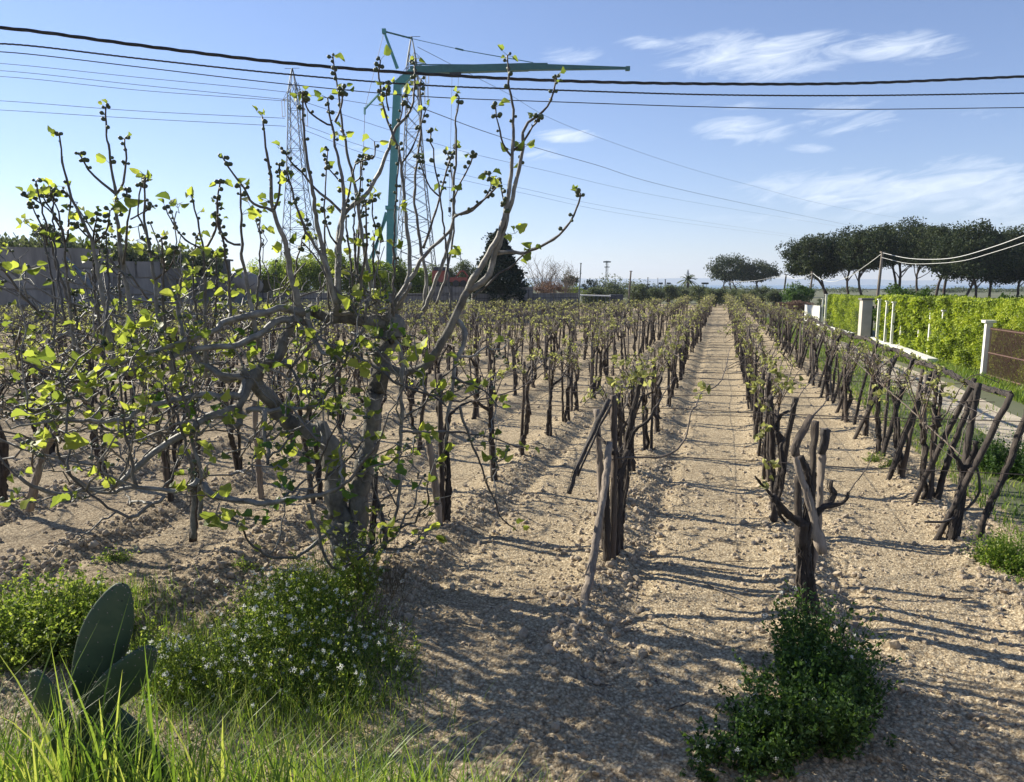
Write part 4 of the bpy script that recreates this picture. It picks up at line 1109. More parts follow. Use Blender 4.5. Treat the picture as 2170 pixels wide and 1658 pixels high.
# ------------------------------------------------------------------ vineyard
def gz(x, y): return float(ground_z(np.array([x]), np.array([y]), fine=False)[0])
def wob(P, a): P = np.array(P, float); P[1:] += rs.normal(0, a, (len(P) - 1, 3)); return P
def vine_parts(seed, lod=0):
    """trunk, canes, leaves of one vine; local frame, +Y along the row"""
    st = rs.get_state(); rs.seed(1000 + seed)
    tr, cn, lf = MB(), MB(), MB()
    sd = 7 if lod == 0 else (5 if lod == 1 else 3)
    lx, ly = rs.uniform(-.12, .12), rs.uniform(-.28, .28)
    hz = rs.uniform(.75, 1.15)
    P = catmull(wob([(0, 0, -.12), (lx * .1, ly * .2, .25), (lx * .7, ly * .4, .5), (lx, ly, hz)], .03), .05 if lod == 0 else .3, .004)
    if lod == 0:
        kk = rs.normal(0, .011, P.shape); P = P + (kk + np.roll(kk, 1, 0)) * .8
    tr.tube(P, np.linspace(.034, .024, len(P)) * rs.uniform(.8, 1.25) * (1 + .18 * rs.uniform(-1, 1, len(P))), sd, rough=.35, twist=.35)
    if lod == 0 and rs.rand() < .75:
        zq = np.linspace(-.1, rs.uniform(.8, 1.4), 14); l3, l4 = rs.normal(0, .07), rs.normal(0, .12)
        tr.tube(np.c_[rs.normal(0, .05) + l3 * zq, rs.uniform(-.12, .12) + l4 * zq, zq] + rs.normal(0, .006, (14, 3)), np.linspace(.022, .017, 14), 7, rough=.3, twist=.2)
    if lod == 0: shag(tr, P, .029, 9, .0045)
    head = P[-1]
    heads = [head]
    for q in range(2 + rs.randint(0, 2)):
        e = head + (rs.uniform(-.18, .18), rs.choice([-1, 1]) * rs.uniform(.08, .35), rs.uniform(.12, .38))
        A = catmull(wob([head - (0, 0, .03), (head + e) / 2 + (rs.normal(0, .03), 0, .01), e], .02), .06 if lod == 0 else .3, .003)
        tr.tube(A, np.linspace(.026, .014, len(A)), max(3, sd - 1), rough=.2)
        heads.append(e)
    npos = []
    for q in range(7 if lod < 2 else 5):
        h0 = heads[rs.randint(0, len(heads))]
        a = rs.uniform(0, 6.28); L = rs.uniform(.35, .85)
        zt = rs.uniform(1.28, 1.5)
        d = np.array((math.cos(a) * .8, math.sin(a), 0))
        e = h0 + d * L; e[2] = zt + rs.uniform(-.22, .06)
        md = (h0 + e) / 2; md[2] = max(h0[2], zt) + rs.uniform(0, .12)
        C = catmull([h0, md, e], .08 if lod == 0 else .25, .006)
        cn.tube(C, np.linspace(.0085, .0045, len(C)) * (1 if lod < 2 else 1.6), 5 if lod == 0 else 3, cap=False)
        for w in range(4 if lod < 2 else 3):
            npos.append(C[rs.randint(len(C) // 3, len(C))] + (0, 0, .02))
        if lod == 0:
            for w in range(2):
                s0 = C[rs.randint(0, len(C))]
                Q = limb_pts(s0, s0 + (rs.normal(0, .08), rs.normal(0, .08), rs.uniform(-.1, .16)), .2, 4)
                cn.tube(Q, np.linspace(.004, .0025, 4), 4, cap=False)
    # canes tied along the wires
    for sg in (-1, 1):
        h0 = heads[rs.randint(0, len(heads))]; yy = sg * rs.uniform(.6, 1.05)
        C = catmull([h0, h0 + (0, yy * .25, .5 * (1.4 - h0[2])), (rs.normal(0, .03), yy * .6, 1.42), (rs.normal(0, .03), yy, 1.38)], .08 if lod == 0 else .3, .008)
        cn.tube(C, np.linspace(.011, .006, len(C)) * (1 if lod < 2 else 1.7), 5 if lod == 0 else 3, cap=False)
        for w in range(3 if lod < 2 else 2): npos.append(C[rs.randint(len(C) // 3, len(C))] + (0, 0, .02))
    # upright spurs
    for q in range(5):
        h0 = heads[rs.randint(0, len(heads))]
        Q = limb_pts(h0, h0 + (rs.normal(0, .06), rs.normal(0, .08), rs.uniform(.06, .24)), .15, 4)
        cn.tube(Q, np.linspace(.008, .005, 4), 4 if lod < 2 else 3, cap=False)
        npos.append(Q[-1])
    npos = np.array(npos)
    if lod < 2:
        keep = rs.uniform(0, 1, len(npos)) < .25
        npos = npos[keep] if keep.any() else npos[:2]
        k = 7
        p = np.repeat(npos, k, 0) + rs.normal(0, .022, (len(npos) * k, 3)) + (0, 0, .02)
        leaves_at(lf, LEAF_VINE, p, .038)
    else:
        k = 2
        p = np.repeat(npos, k, 0) + rs.normal(0, .03, (len(npos) * k, 3))
        leaves_at(lf, LEAF_Q, p, .075)
    rs.set_state(st)
    return tr, cn, lf
def stake_part(seed, lod=0):
    st = rs.get_state(); rs.seed(3000 + seed)
    g = MB(); Ht = rs.uniform(1.25, 1.62)
    l1, l2 = rs.normal(0, .05), rs.normal(0, .07)
    z = np.linspace(-.15, Ht, 12 if lod == 0 else 2)
    P = np.c_[l1 * z, l2 * z, z] + (rs.normal(0, .004, (len(z), 3)) if lod == 0 else 0)
    r_ = rs.uniform(.019, .031)
    g.tube(P, np.linspace(r_ * 1.1, r_ * .85, len(z)), 9 if lod == 0 else 4, rough=.34, twist=.05)
    rs.set_state(st)
    return g
NV, NS = 9, 8
VP = []
for i in range(NV):
    tr, cn, lf = vine_parts(i, 0)
    VP.append((tr.mesh('vine_trunk', M_VINEBARK, True), cn.mesh('vine_canes', M_CANE, True), lf.mesh('vine_leaves', M_VINELEAF)))
SP = [stake_part(i, 0).mesh('stake', M_STAKE, True) for i in range(NS)]
SPP = []
for me_ in SP:
    m2_ = me_.copy(); m2_.materials.clear(); m2_.materials.append(M_POLE); SPP.append(m2_)
VF = [vine_parts(i + 50, 2) for i in range(14)]
SF = [stake_part(i + 50, 2) for i in range(8)]
def endY(x): return float(np.interp(x, [-45, -20, 8, 14, 24], [40, 42.5, 50, 60, 80]))
starts = {1: 9.3, 0: 9.7, -1: 8.4, -2: 8.8, -3: 7.3, -4: 6.8, -5: 6.2}
sites = []
for k in range(-30, 2):
    s_ = starts.get(k, 5.5)
    j = 0
    while s_ < 90:
        n_ = ROW0 + PITCHR * k
        p = RN * (n_ + rs.normal(0, .05)) + RD * (s_ + rs.normal(0, .07))
        d = p[1]
        if d > 3 and abs(p[0]) / d < .80 and p[1] < endY(p[0]):
            sites.append((d, k, j, p))
            j += 1
        s_ += 1.3 if k == 1 else 1.42
sites.sort(key=lambda t: t[0])
def rowname(k):
    if k == 1: return 'outermost row beside the path'
    if k == 0: return 'row just right of the alley'
    if k == -1: return 'row just left of the alley'
    return '%s row left of the alley' % (wd[-k - 1] if -k - 1 < len(wd) else 'far')
def ordn(j): return wd[j] if j < len(wd) else None
NI = 298
bright = ['pale buds', 'brown canes', 'dark trunk', 'leaf tufts', 'forked arms']
def put(name, me, parent=None, loc=None, rz=0, scl=None):
    o = bpy.data.objects.new(name, me); COL.objects.link(o)
    if parent: o.parent = parent
    if loc is not None: o.location = Vector([float(v) for v in loc])
    o.rotation_euler = (0, 0, rz)
    if scl: o.scale = scl
    return o
nv = 0
farV = [MB(), MB(), MB()]; farS = MB()
def cs(a): return np.array([[math.cos(a), -math.sin(a), 0], [math.sin(a), math.cos(a), 0], [0, 0, 1.0]])
for (d, k, j, p) in sites:
    z = gz(p[0], p[1])
    rot = -RA + rs.normal(0, .15) + (math.pi if rs.rand() < .5 else 0)
    sp = p + RD * rs.uniform(-.2, .2) + RN * rs.uniform(-.07, .07)
    scv = rs.uniform(.93, 1.08)
    if nv < NI:
        nv += 1
        rn_ = rowname(k); on = ordn(j)
        if on and -k - 1 < len(wd):
            lv_ = 'vine, %s, %s from the front, %s' % (bright[rs.randint(5)], on, rn_)
            ls_ = 'weathered wooden stake, %s from the front, %s' % (on, rn_)
        else:
            lv_ = 'grape vine beyond the sixteenth in %s' % rn_; ls_ = 'dark stake beyond the sixteenth in %s' % rn_
        t_ = bpy.data.objects.new('grape_vine', None); COL.objects.link(t_)
        t_.location = (p[0], p[1], z); t_.rotation_euler = (0, 0, rot); t_.scale = (scv,) * 3
        tag(t_, lv_, 'grape vine', 'grape vines in %s' % rn_)
        v = VP[rs.randint(NV)]
        put('trunk', v[0], t_); put('canes', v[1], t_); put('leaves', v[2], t_)
        o = put('wooden_stake', (SP if rs.rand() < .72 else SPP)[rs.randint(NS)], None, (sp[0], sp[1], z), rs.uniform(0, 6.28), (1, 1, rs.uniform(.88, 1.06)))
        tag(o, ls_, 'stake', 'wooden stakes in %s' % rn_)
    else:
        v = VF[rs.randint(len(VF))]
        for q in range(3): farV[q].merge(v[q], cs(rot) * scv, (p[0], p[1], z))
        farS.merge(SF[rs.randint(len(SF))], cs(rs.uniform(0, 6.28)), (sp[0], sp[1], z))
print('sites', len(sites), 'individual', nv, 'last at', sites[min(nv, len(sites) - 1)][0])
t_ = empty('distant_vines', (0, 40, 0), 'distant rows of budding grape vines merging towards the far field edge', 'grape vines')
t_['kind'] = 'stuff'
farV[0].build('trunk', M_VINEBARK, t_); farV[1].build('canes', M_CANE, t_); farV[2].build('leaves', M_VINELEAF, t_)
o = farS.build('distant_stakes', M_STAKE); tag(o, 'distant wooden stakes standing among the far vine rows', 'stakes', kind='stuff')

# sloping props, top rail and posts of the outer row
pr = 0
railpts = []
for i, s_ in enumerate(np.arange(7.9, 60, 1.25)):
    b0 = along(s_ + rs.normal(0, .1), 2.42 - rs.uniform(.05, .3)); tp = along(s_ + rs.normal(0, .12) + .05, 2.72 + rs.normal(0, .04))
    if b0[1] > endY(b0[0]) - 2: break
    z = gz(*b0)
    if i < 26:
        g = MB(); Pz = catmull([(*b0, z - .12), (*((b0 + tp) / 2 + rs.normal(0, .015, 2)), z + .74), (*tp, z + 1.53)], .12, .004)
        g.tube(Pz, np.linspace(.033, .026, len(Pz)), 8, rough=.3, twist=.1)
        o = g.build('sloping_prop', M_VINEBARK, smooth=True)
        tag(o, 'thick dark prop leaning out to the top rail, %s such prop from the front' % wd[i + 3], 'prop', 'sloping props of the outer row')
    railpts.append((*tp, z + 1.5))
for i in range(0, min(24, len(railpts) - 2), 2):
    a, b_ = np.array(railpts[i]), np.array(railpts[i + 2])
    g = MB(); P = catmull([a + (0, 0, .02), (a + b_) / 2 + (0, 0, -.03), b_ + (0, 0, .02)], .12, .005)
    g.tube(P, .03, 6, rough=.3, twist=.2)
    for q in range(3):
        g.tube(P + np.c_[.03 * np.sin(np.arange(len(P)) * .7 + q * 2), np.zeros(len(P)), .03 * np.cos(np.arange(len(P)) * .7 + q * 2)], .008, 4)
    tag(g.build('top_rail', M_VINEBARK), 'dark gnarled top rail wrapped in canes, %s length from the front' % wd[i // 2], 'rail', 'top rail lengths of the outer row')
# wires
def wire(a, b, sag, r, label, group):
    a, b = np.array(a, float), np.array(b, float)
    t2 = np.linspace(0, 1, 40 if np.linalg.norm(b - a) > 20 else 14)[:, None]
    P = a + (b - a) * t2 + np.c_[np.zeros(len(t2)), np.zeros(len(t2)), (-sag * 4 * t2 * (1 - t2))[:, 0]]
    P[1:-1] += rs.normal(0, .006, (len(t2) - 2, 3))
    g = MB(); g.tube(P, r, 4, cap=False)
    tag(g.build('trellis_wire', M_WIRE), label, 'wire', group)
for k in range(-9, 2):
    s0 = starts.get(k, 5.5) - (1.2 if k < 1 else 1.4)
    a = along(s0, ROW0 + PITCHR * k); 
    for s1 in np.arange(s0 + 5, 90, 1):
        e = along(s1, ROW0 + PITCHR * k)
        if e[1] > endY(e[0]) - 1: break
    for zz, nm_ in ((.78, 'lower'), (1.38, 'upper')):
        wire((*a, zz), (*e, zz), .02, .0034, '%s wire running lengthwise through the %s' % (nm_, rowname(k)), 'lengthwise trellis wires')
for i, s_ in enumerate(np.concatenate([[7.1, 8.3, 9.4, 10.6, 11.8, 13.0, 14.2, 15.5], np.arange(17, 50, 2.2)])):
    nl = -min(12, 3.5 + s_ * .55)
    for zz in ((1.36,) if i % 2 else (1.40, .95)):
        a, e = along(s_ + rs.normal(0, .2), nl), along(s_ + rs.normal(0, .1), 2.7)
        wire((*a, zz), (*e, zz + .06), .05, .0038, '%s cross wire, %s across the bare alley from the front' % ('upper' if zz > 1.2 else 'lower', wd[i]), 'cross wires over the alleys')

# front posts and vines modelled one by one
def rodpx(name, pts, r0, r1, label, cat, mat=M_STAKE, group=None, sides=9, rough=.22, twist=.12, kink=.003, top=True, split=False, straight=False):
    """pts (x, y, depth) from base to top"""
    P = catmull(pxline(pts), .05, kink)
    if straight:
        A = np.array(pxline(pts)); P = np.concatenate([A[i] + (A[i + 1] - A[i]) * np.linspace(0, 1, 8)[:, None] for i in range(len(A) - 1)]) + rs.normal(0, .002, ((len(A) - 1) * 8, 3)); P = P[np.r_[True, np.linalg.norm(np.diff(P, axis=0), axis=1) > .008]]
    g = MB(); g.tube(P, np.linspace(r0, r1, len(P)), sides, rough=rough * 1.3, twist=twist)
    if r0 > .018 and mat is not M_CANE: shag(g, P, np.linspace(r0, r1, len(P)) * .94, 9, .0032)
    if split:
        Q = P[::-1][:int(len(P) * .8)] + (r0 * .9, .01, -.05)
        g.tube(Q, np.linspace(r1 * .5, r0 * .4, len(Q)), 6, rough=.3)
    return tag(g.build(name, mat, smooth=True), label, cat, group)
GF = 'front posts of the row left of the alley'
rodpx('wooden_stake', [(1226, 1318, 5.45), (1251, 1222, 5.62), (1267, 1116, 5.85), (1282, 1033, 6.05), (1290, 938, 6.3)], .034, .026, 'long bent grey stake leaning forward, frontmost left of the alley', 'stake', M_PALEWOOD, GF)
rodpx('wooden_stake', [(1298, 1195, 6.5), (1302, 1000, 6.5), (1299, 838, 6.5)], .030, .026, 'tallest straight stake in the front cluster left of the alley', 'stake', M_STAKE, GF)
rodpx('wooden_stake', [(1287, 1202, 6.42), (1284, 1060, 6.45), (1288, 945, 6.45)], .036, .028, 'short reddish split stake in the front cluster left of the alley', 'stake', M_STAKE, GF)
rodpx('wooden_stake', [(1280, 1172, 6.75), (1272, 1000, 6.8), (1264, 868, 6.8)], .036, .030, 'rounded grey post behind the bent stake left of the alley', 'stake', M_PALEWOOD, GF)
rodpx('hanging_wood', [(1206, 1046, 6.2), (1225, 985, 6.25), (1262, 905, 6.35), (1291, 846, 6.4)], .022, .019, 'blackened split stick hanging slantwise on the wires by the front cluster', 'stick', M_CHAR, split=True, rough=.35)
rodpx('wooden_stake', [(1312, 1160, 6.9), (1322, 1000, 7.0), (1338, 890, 7.05), (1360, 801, 7.1)], .030, .030, 'thick dark post leaning right behind the front cluster', 'stake', M_VINEBARK, GF)
# vine of that cluster
def custom_vine(label, base_px, trunks, arms, canes, leaves, group=None, bark=M_VINEBARK):
    b = gr(base_px[0], base_px[1]); b[2] = gz(b[0], b[1])
    t_ = empty('grape_vine', b, label, 'grape vine', group)
    g = MB()
    for (pts, r0, r1) in trunks:
        P = catmull(pxline(pts), .03, .003); g.tube(P, np.linspace(r0, r1, len(P)), 9, rough=.34, twist=.25); shag(g, P, np.linspace(r0, r1, len(P)), 22, .0042)
    g.build('trunk', bark, t_, smooth=True)
    for (pts, r0, r1) in arms:
        g = MB(); P = catmull(pxline(pts), .03, .003); rr = np.linspace(r0, r1, len(P)) * (1 + .12 * np.sin(np.arange(len(P)) * 1.3)); g.tube(P, rr, 8, rough=.34, twist=.3); shag(g, P, rr, 10, .0035)
        g.build('arm', bark, t_, smooth=True)
    g = MB()
    for (pts, r0, r1) in canes:
        P = catmull(pxline(pts), .05, .002); g.tube(P, np.linspace(r0, r1, len(P)), 6)
    if canes: g.build('canes', M_CANE, t_, smooth=True)
    g = MB()
    for (x, y, Y, n_, sp_) in leaves:
        c = at(x, y, Y); leaves_at(g, LEAF_VINE, c + rs.normal(0, sp_, (n_, 3)), .06)
    if leaves: g.build('leaves', M_VINELEAF, t_)
    return t_
custom_vine('gnarled vine with an arching dark cane reaching over the alley, in the front left cluster', (1305, 1180),
    [([(1306, 1190, 6.6), (1311, 1080, 6.65), (1315, 1010, 6.7), (1330, 955, 6.8)], .035, .03), ([(1316, 1190, 6.75), (1318, 1100, 6.75), (1326, 1030, 6.8), (1336, 960, 6.85)], .024, .022)],
    [([(1330, 955, 6.8), (1345, 912, 6.8), (1372, 893, 6.8), (1390, 862, 6.9)], .022, .012), ([(1312, 985, 6.6), (1302, 960, 6.5), (1297, 955, 6.5)], .04, .03), ([(1330, 900, 6.8), (1312, 882, 6.7), (1305, 850, 6.6)], .010, .006), ([(1258, 905, 6.7), (1270, 925, 6.7), (1284, 940, 6.6)], .02, .012)],
    [([(1296, 972, 6.5), (1353, 970, 6.4), (1412, 966, 6.4), (1451, 931, 6.5), (1465, 872, 6.6), (1474, 862, 6.7), (1482, 840, 7), (1490, 828, 7.2)], .012, .004),
     ([(1390, 862, 6.9), (1410, 830, 7.1), (1430, 800, 7.4)], .008, .004), ([(1500, 828, 7.6), (1524, 812, 7.8), (1538, 780, 8.2), (1546, 735, 9)], .007, .003)],
    [(1345, 800, 7, 16, .04), (1306, 815, 6.6, 10, .03), (1495, 826, 7.3, 12, .04), (1310, 770, 7.2, 10, .05), (1375, 792, 7.3, 14, .05)], 'front vines')
# hero vine right of the alley
GH2 = 'front posts of the row right of the alley'
custom_vine('old vine with two spread dark arms, frontmost right of the alley', (1712, 1315),
    [([(1733, 1335, 5.25), (1728, 1290, 5.3), (1719, 1248, 5.36), (1707, 1190, 5.4), (1700, 1140, 5.4), (1703, 1105, 5.4)], .026, .045), ([(1706, 1330, 5.3), (1703, 1220, 5.38), (1708, 1150, 5.42), (1712, 1098, 5.44)], .03, .034),
     ([(1711, 1110, 5.42), (1716, 1040, 5.45), (1706, 990, 5.45), (1694, 968, 5.45)], .032, .026)],
    [([(1703, 1112, 5.4), (1673, 1095, 5.38), (1648, 1066, 5.35), (1636, 1052, 5.34)], .036, .024), ([(1636, 1052, 5.34), (1618, 1030, 5.3), (1600, 1010, 5.25)], .010, .005), ([(1645, 1066, 5.34), (1652, 1090, 5.36), (1664, 1108, 5.4)], .014, .01),
     ([(1709, 1108, 5.42), (1739, 1080, 5.42), (1766, 1069, 5.4), (1789, 1063, 5.38)], .030, .019), ([(1789, 1064, 5.38), (1795, 1056, 5.38), (1797, 1044, 5.38)], .009, .007),
     ([(1744, 1078, 5.42), (1760, 1060, 5.44), (1768, 1046, 5.45), (1760, 1034, 5.45), (1761, 1018, 5.45)], .022, .019)],
    [([(1797, 1046, 5.38), (1812, 1024, 5.4), (1838, 990, 5.5), (1852, 955, 5.6)], .005, .003), ([(1640, 1000, 5.9), (1625, 960, 5.9), (1608, 915, 5.9)], .005, .003), ([(1722, 882, 5.6), (1745, 858, 5.8), (1756, 840, 5.9)], .008, .004)],
    [(1612, 918, 5.9, 12, .03), (1622, 1020, 5.3, 4, .02), (1637, 985, 5.9, 6, .03)], 'front vines')
rodpx('wooden_stake', [(1697, 1310, 5.38), (1693, 1150, 5.42), (1690, 1010, 5.45)], .030, .026, 'split brown stump post left against the frontmost right vine', 'stake', M_STAKE, GH2)
rodpx('wooden_stake', [(1716, 1290, 5.6), (1720, 1060, 5.6), (1728, 893, 5.6)], .026, .026, 'straight dark stake behind the frontmost right vine', 'stake', M_STAKE, GH2)
rodpx('wooden_stake', [(1719, 1232, 5.8), (1735, 1090, 5.78), (1742, 960, 5.75)], .024, .027, 'pale smooth stake right of the frontmost right vine', 'stake', M_PALEWOOD, GH2)
rodpx('post_head', [(1742, 962, 5.75), (1747, 930, 5.75), (1748, 909, 5.75)], .030, .033, 'dark rotten head cap on the pale smooth stake', 'wood piece', M_CHAR, None, rough=.35)
rodpx('broken_branch', [(1745, 1174, 5.2), (1712, 1045, 5.27), (1684, 962, 5.3)], .028, .022, 'split grey slab of dead vine wood hanging in front of the right vine', 'dead wood', M_PALEWOOD, None, split=True, rough=.5, sides=7, straight=True)
rodpx('broken_branch', [(1684, 966, 5.3), (1686, 945, 5.3), (1706, 908, 5.32), (1719, 880, 5.35)], .027, .022, 'kinked upper piece of dead wood above the hanging slab', 'dead wood', M_STAKE, None, rough=.35, sides=8)
# second vine of the right row
rodpx('wooden_stake', [(1640, 1110, 7.5), (1636, 960, 7.6), (1634, 840, 7.6)], .030, .026, 'dark stake of the second cluster right of the alley', 'stake', M_STAKE, GH2)
rodpx('wooden_stake', [(1660, 1000, 7.6), (1668, 930, 7.6), (1686, 843, 7.6)], .026, .028, 'blunt post leaning right in the second cluster right of the alley', 'stake', M_STAKE, GH2)
custom_vine('twisted double stemmed vine, second in the row right of the alley', (1645, 1100),
    [([(1640, 1104, 7.4), (1645, 1040, 7.45), (1656, 985, 7.5), (1652, 940, 7.5), (1645, 915, 7.5)], .028, .022), ([(1650, 1060, 7.4), (1660, 1000, 7.4), (1655, 950, 7.45), (1662, 930, 7.5)], .020, .018)],
    [([(1645, 915, 7.5), (1655, 880, 7.5), (1672, 872, 7.5)], .02, .014), ([(1662, 935, 7.5), (1640, 900, 7.5), (1636, 872, 7.5)], .02, .012)],
    [([(1672, 875, 7.5), (1700, 830, 7.7), (1735, 790, 8.2)], .006, .004), ([(1640, 880, 7.5), (1625, 850, 7.6), (1650, 820, 7.8)], .006, .004)],
    [(1600, 820, 7.9, 16, .05), (1650, 800, 8.1, 18, .06), (1620, 855, 7.6, 10, .04), (1670, 815, 7.9, 10, .06)], 'front vines')
# outer row front cluster
GO2 = 'front posts of the outer row by the path'
rodpx('wooden_stake', [(1975, 1068, 8.4), (1976, 960, 8.4), (1984, 795, 8.4)], .028, .026, 'straight pole standing among the props of the outer row', 'stake', M_STAKE, GO2)
rodpx('sloping_prop', [(1982, 1070, 8.35), (2018, 950, 8.4), (2072, 815, 8.5)], .034, .028, 'thick dark prop sloping right, second from the right in the outer row', 'prop', M_VINEBARK, 'sloping props of the outer row')
rodpx('sloping_prop', [(2068, 1158, 7.0), (2092, 1085, 7.05), (2130, 1000, 7.1), (2190, 840, 7.2)], .031, .029, 'dark prop leaning out of view at the right edge', 'prop', M_VINEBARK, 'sloping props of the outer row')
rodpx('wooden_stake', [(2024, 1160, 7.0), (2040, 1050, 7.1), (2052, 930, 7.2), (2074, 812, 7.3)], .034, .026, 'weathered pole rising through the vine nearest the right edge', 'stake', M_STAKE, GO2)
custom_vine('vine with a forked thick trunk nearest the right edge', (2020, 1155),
    [([(2014, 1155, 7.0), (2022, 1120, 7.0), (2034, 1050, 7.05), (2040, 1000, 7.1)], .05, .032)],
    [([(2040, 1000, 7.1), (2030, 975, 7.1), (2018, 962, 7.1)], .028, .018), ([(2040, 1000, 7.1), (2062, 965, 7.1), (2066, 935, 7.1)], .03, .026), ([(1990, 905, 7.6), (1982, 885, 7.6), (1995, 890, 7.6)], .022, .016)],
    [([(2018, 962, 7.1), (2005, 910, 7.2), (2030, 860, 7.3), (2090, 845, 7.2)], .006, .003), ([(2030, 970, 7.1), (2050, 900, 7.2), (2100, 870, 7.1), (2120, 885, 7)], .006, .003)],
    [(2010, 830, 7.5, 8, .05), (1860, 842, 8.2, 14, .05)], 'front vines')
rodpx('irrigation_hose', [(1960, 1106, 7.0), (2005, 1104, 7.0), (2048, 1080, 7.0), (2076, 1042, 7.0), (2072, 1000, 7.05), (2062, 980, 7.1)], .013, .011, 'dark curved hose end hooked round the rightmost vine', 'hose', M_CHAR, rough=.05, sides=8)
rodpx('long_cane', [(1790, 745, 13), (1850, 800, 10.5), (1920, 860, 9), (1990, 925, 8), (2058, 985, 7.2)], .006, .009, 'long pale cane slanting down across the outer row', 'cane', M_CANE, rough=.1, sides=6)
rodpx('sloping_prop', [(1888, 1002, 8.9), (1925, 900, 9.0), (1975, 788, 9.1)], .036, .03, 'straight dark prop sloping right, third from the right in the outer row', 'prop', M_VINEBARK, 'sloping props of the outer row')
# front cluster of the second left row, beside the fig trunk
GL = 'front posts of the second row left of the alley'
rodpx('wooden_stake', [(933, 1116, 7.5), (920, 1010, 7.5), (906, 925, 7.5)], .036, .030, 'pale reddish post leaning left, right of the fig trunk', 'stake', M_PALEWOOD, GL)
rodpx('wooden_stake', [(940, 1114, 7.6), (935, 950, 7.6), (931, 793, 7.6)], .028, .026, 'tall grey stake right of the fig trunk', 'stake', M_STAKE, GL)
custom_vine('dark vine leaning on the grey stake right of the fig trunk', (948, 1105), [([(948, 1108, 7.6), (950, 1010, 7.65), (944, 930, 7.7), (952, 880, 7.7)], .032, .024)],
    [([(952, 880, 7.7), (975, 860, 7.8), (1000, 850, 7.9)], .016, .01)], [([(1000, 850, 7.9), (1040, 842, 8), (1090, 828, 8.3), (1118, 812, 8.5), (1135, 793, 8.8)], .010, .005)], [(1060, 790, 8.4, 10, .05)], 'front vines')
rodpx('wooden_stake', [(62, 1082, 7.2), (80, 1000, 7.2), (118, 895, 7.3)], .036, .03, 'grey post leaning right at the left edge behind the fig twigs', 'stake', M_PALEWOOD, 'posts behind the fig tree')
rodpx('wooden_stake', [(556, 1075, 8.6), (545, 960, 8.6), (540, 850, 8.6)], .034, .03, 'pale upright post left of the fig trunk', 'stake', M_PALEWOOD, 'posts behind the fig tree')
rodpx('wooden_stake', [(408, 1148, 6.9), (412, 1050, 6.95), (418, 930, 7)], .034, .028, 'dark stake in the middle of the fig twigs above the grassy patch', 'stake', M_STAKE, 'posts behind the fig tree')
rodpx('wooden_stake', [(783, 1200, 6.8), (792, 1090, 6.9), (798, 1000, 7.0)], .030, .026, 'dark reddish stake just right of the fig trunk foot', 'stake', M_VINEBARK, 'posts behind the fig tree')
rodpx('vine_stem', [(806, 1200, 6.9), (816, 1130, 6.9), (800, 1070, 7.0), (784, 1000, 7.1)], .028, .022, 'dark crooked vine stem right of the fig trunk foot', 'vine stem', M_CHAR, None)

# ------------------------------------------------------------------ fig tree
fb = gr(740, 1212); fb[2] = gz(fb[0], fb[1])
FIG = empty('fig_tree', fb, 'big spreading fig tree with pale bark, young leaves and small green figs', 'fig tree')
T0, T1, T2_ = MB(), MB(), MB()          # trunk and limbs, branches, small twigs
FL, FD, FR = MB(), MB(), MB()           # young leaves, mature leaves, figs
TIPS, LOW = [], []
def branch(g, pts, d0, d1, r0, r1, kink=.006, sides=8, dep=None, rough=.1):
    if r0 > .036 and r0 < .14: r0 *= .84; r1 *= .86
    n_ = len(pts)
    D = np.linspace(d0, d1, n_)
    P = catmull([at(x, y, d) for (x, y), d in zip(pts, D)], .045, 0)
    k = rs.normal(0, kink * 1.25, P.shape); k = (k + np.roll(k, 1, 0)) / 1.5; k[0] = k[-1] = 0
    P = P + k
    L = np.linspace(0, 1, len(P)); rr = r0 + (r1 - r0) * L ** .85
    rr = rr * (1 + .22 * np.maximum(0, np.sin(np.arange(len(P)) * 1.9 + rs.uniform(0, 3))) ** 3 * (1 if r0 < .03 else .4)) * (1 + .06 * rs.uniform(-1, 1, len(P)))
    g.tube(P, rr, sides, rough=rough, rn=np.repeat(np.clip((.0165 - rr) / .008, 0, 1) if g is not T0 else rr * 0, sides))
    return P
# trunk
branch(T0, [(738, 1235), (738, 1190), (740, 1140), (741, 1095)], 6.3, 6.35, .165, .150, .012, 16, rough=.10)
branch(T0, [(752, 1150), (758, 1070), (768, 1000), (780, 950), (792, 880), (796, 830)], 6.35, 6.35, .115, .085, .01, 14, rough=.12)
branch(T0, [(796, 840), (806, 790), (814, 745), (830, 712), (834, 690)], 6.35, 6.35, .080, .088, .016, 14, rough=.2)
branch(T0, [(728, 1150), (716, 1060), (705, 980), (694, 925), (668, 905)], 6.35, 6.2, .115, .085, .01, 14, rough=.12)
branch(T0, [(690, 925), (640, 908), (600, 885), (570, 845), (548, 812), (525, 792)], 6.25, 5.9, .088, .055, .014, 12, rough=.18)
branch(T0, [(838, 700), (842, 688), (830, 676), (818, 680)], 6.4, 6.3, .10, .075, .012, 12, rough=.25)
branch(T0, [(840, 688), (800, 684), (745, 678), (690, 668), (655, 652)], 6.4, 6.2, .075, .045, .012, 12, rough=.15)
branch(T0, [(545, 806), (560, 775), (592, 760), (604, 725), (612, 690), (640, 668)], 5.95, 6.1, .052, .040, .012, 10, rough=.2)
branch(T0, [(820, 775), (862, 790), (905, 770), (936, 727), (963, 677), (990, 618)], 6.4, 6.2, .046, .036, .003, 12)
branch(T0, [(552, 815), (520, 800), (480, 796), (430, 768), (395, 730), (382, 690)], 5.95, 6.6, .048, .024, .010, 10)
branch(T0, [(528, 800), (515, 840), (508, 880), (498, 905)], 5.9, 5.7, .045, .03, .01, 10)
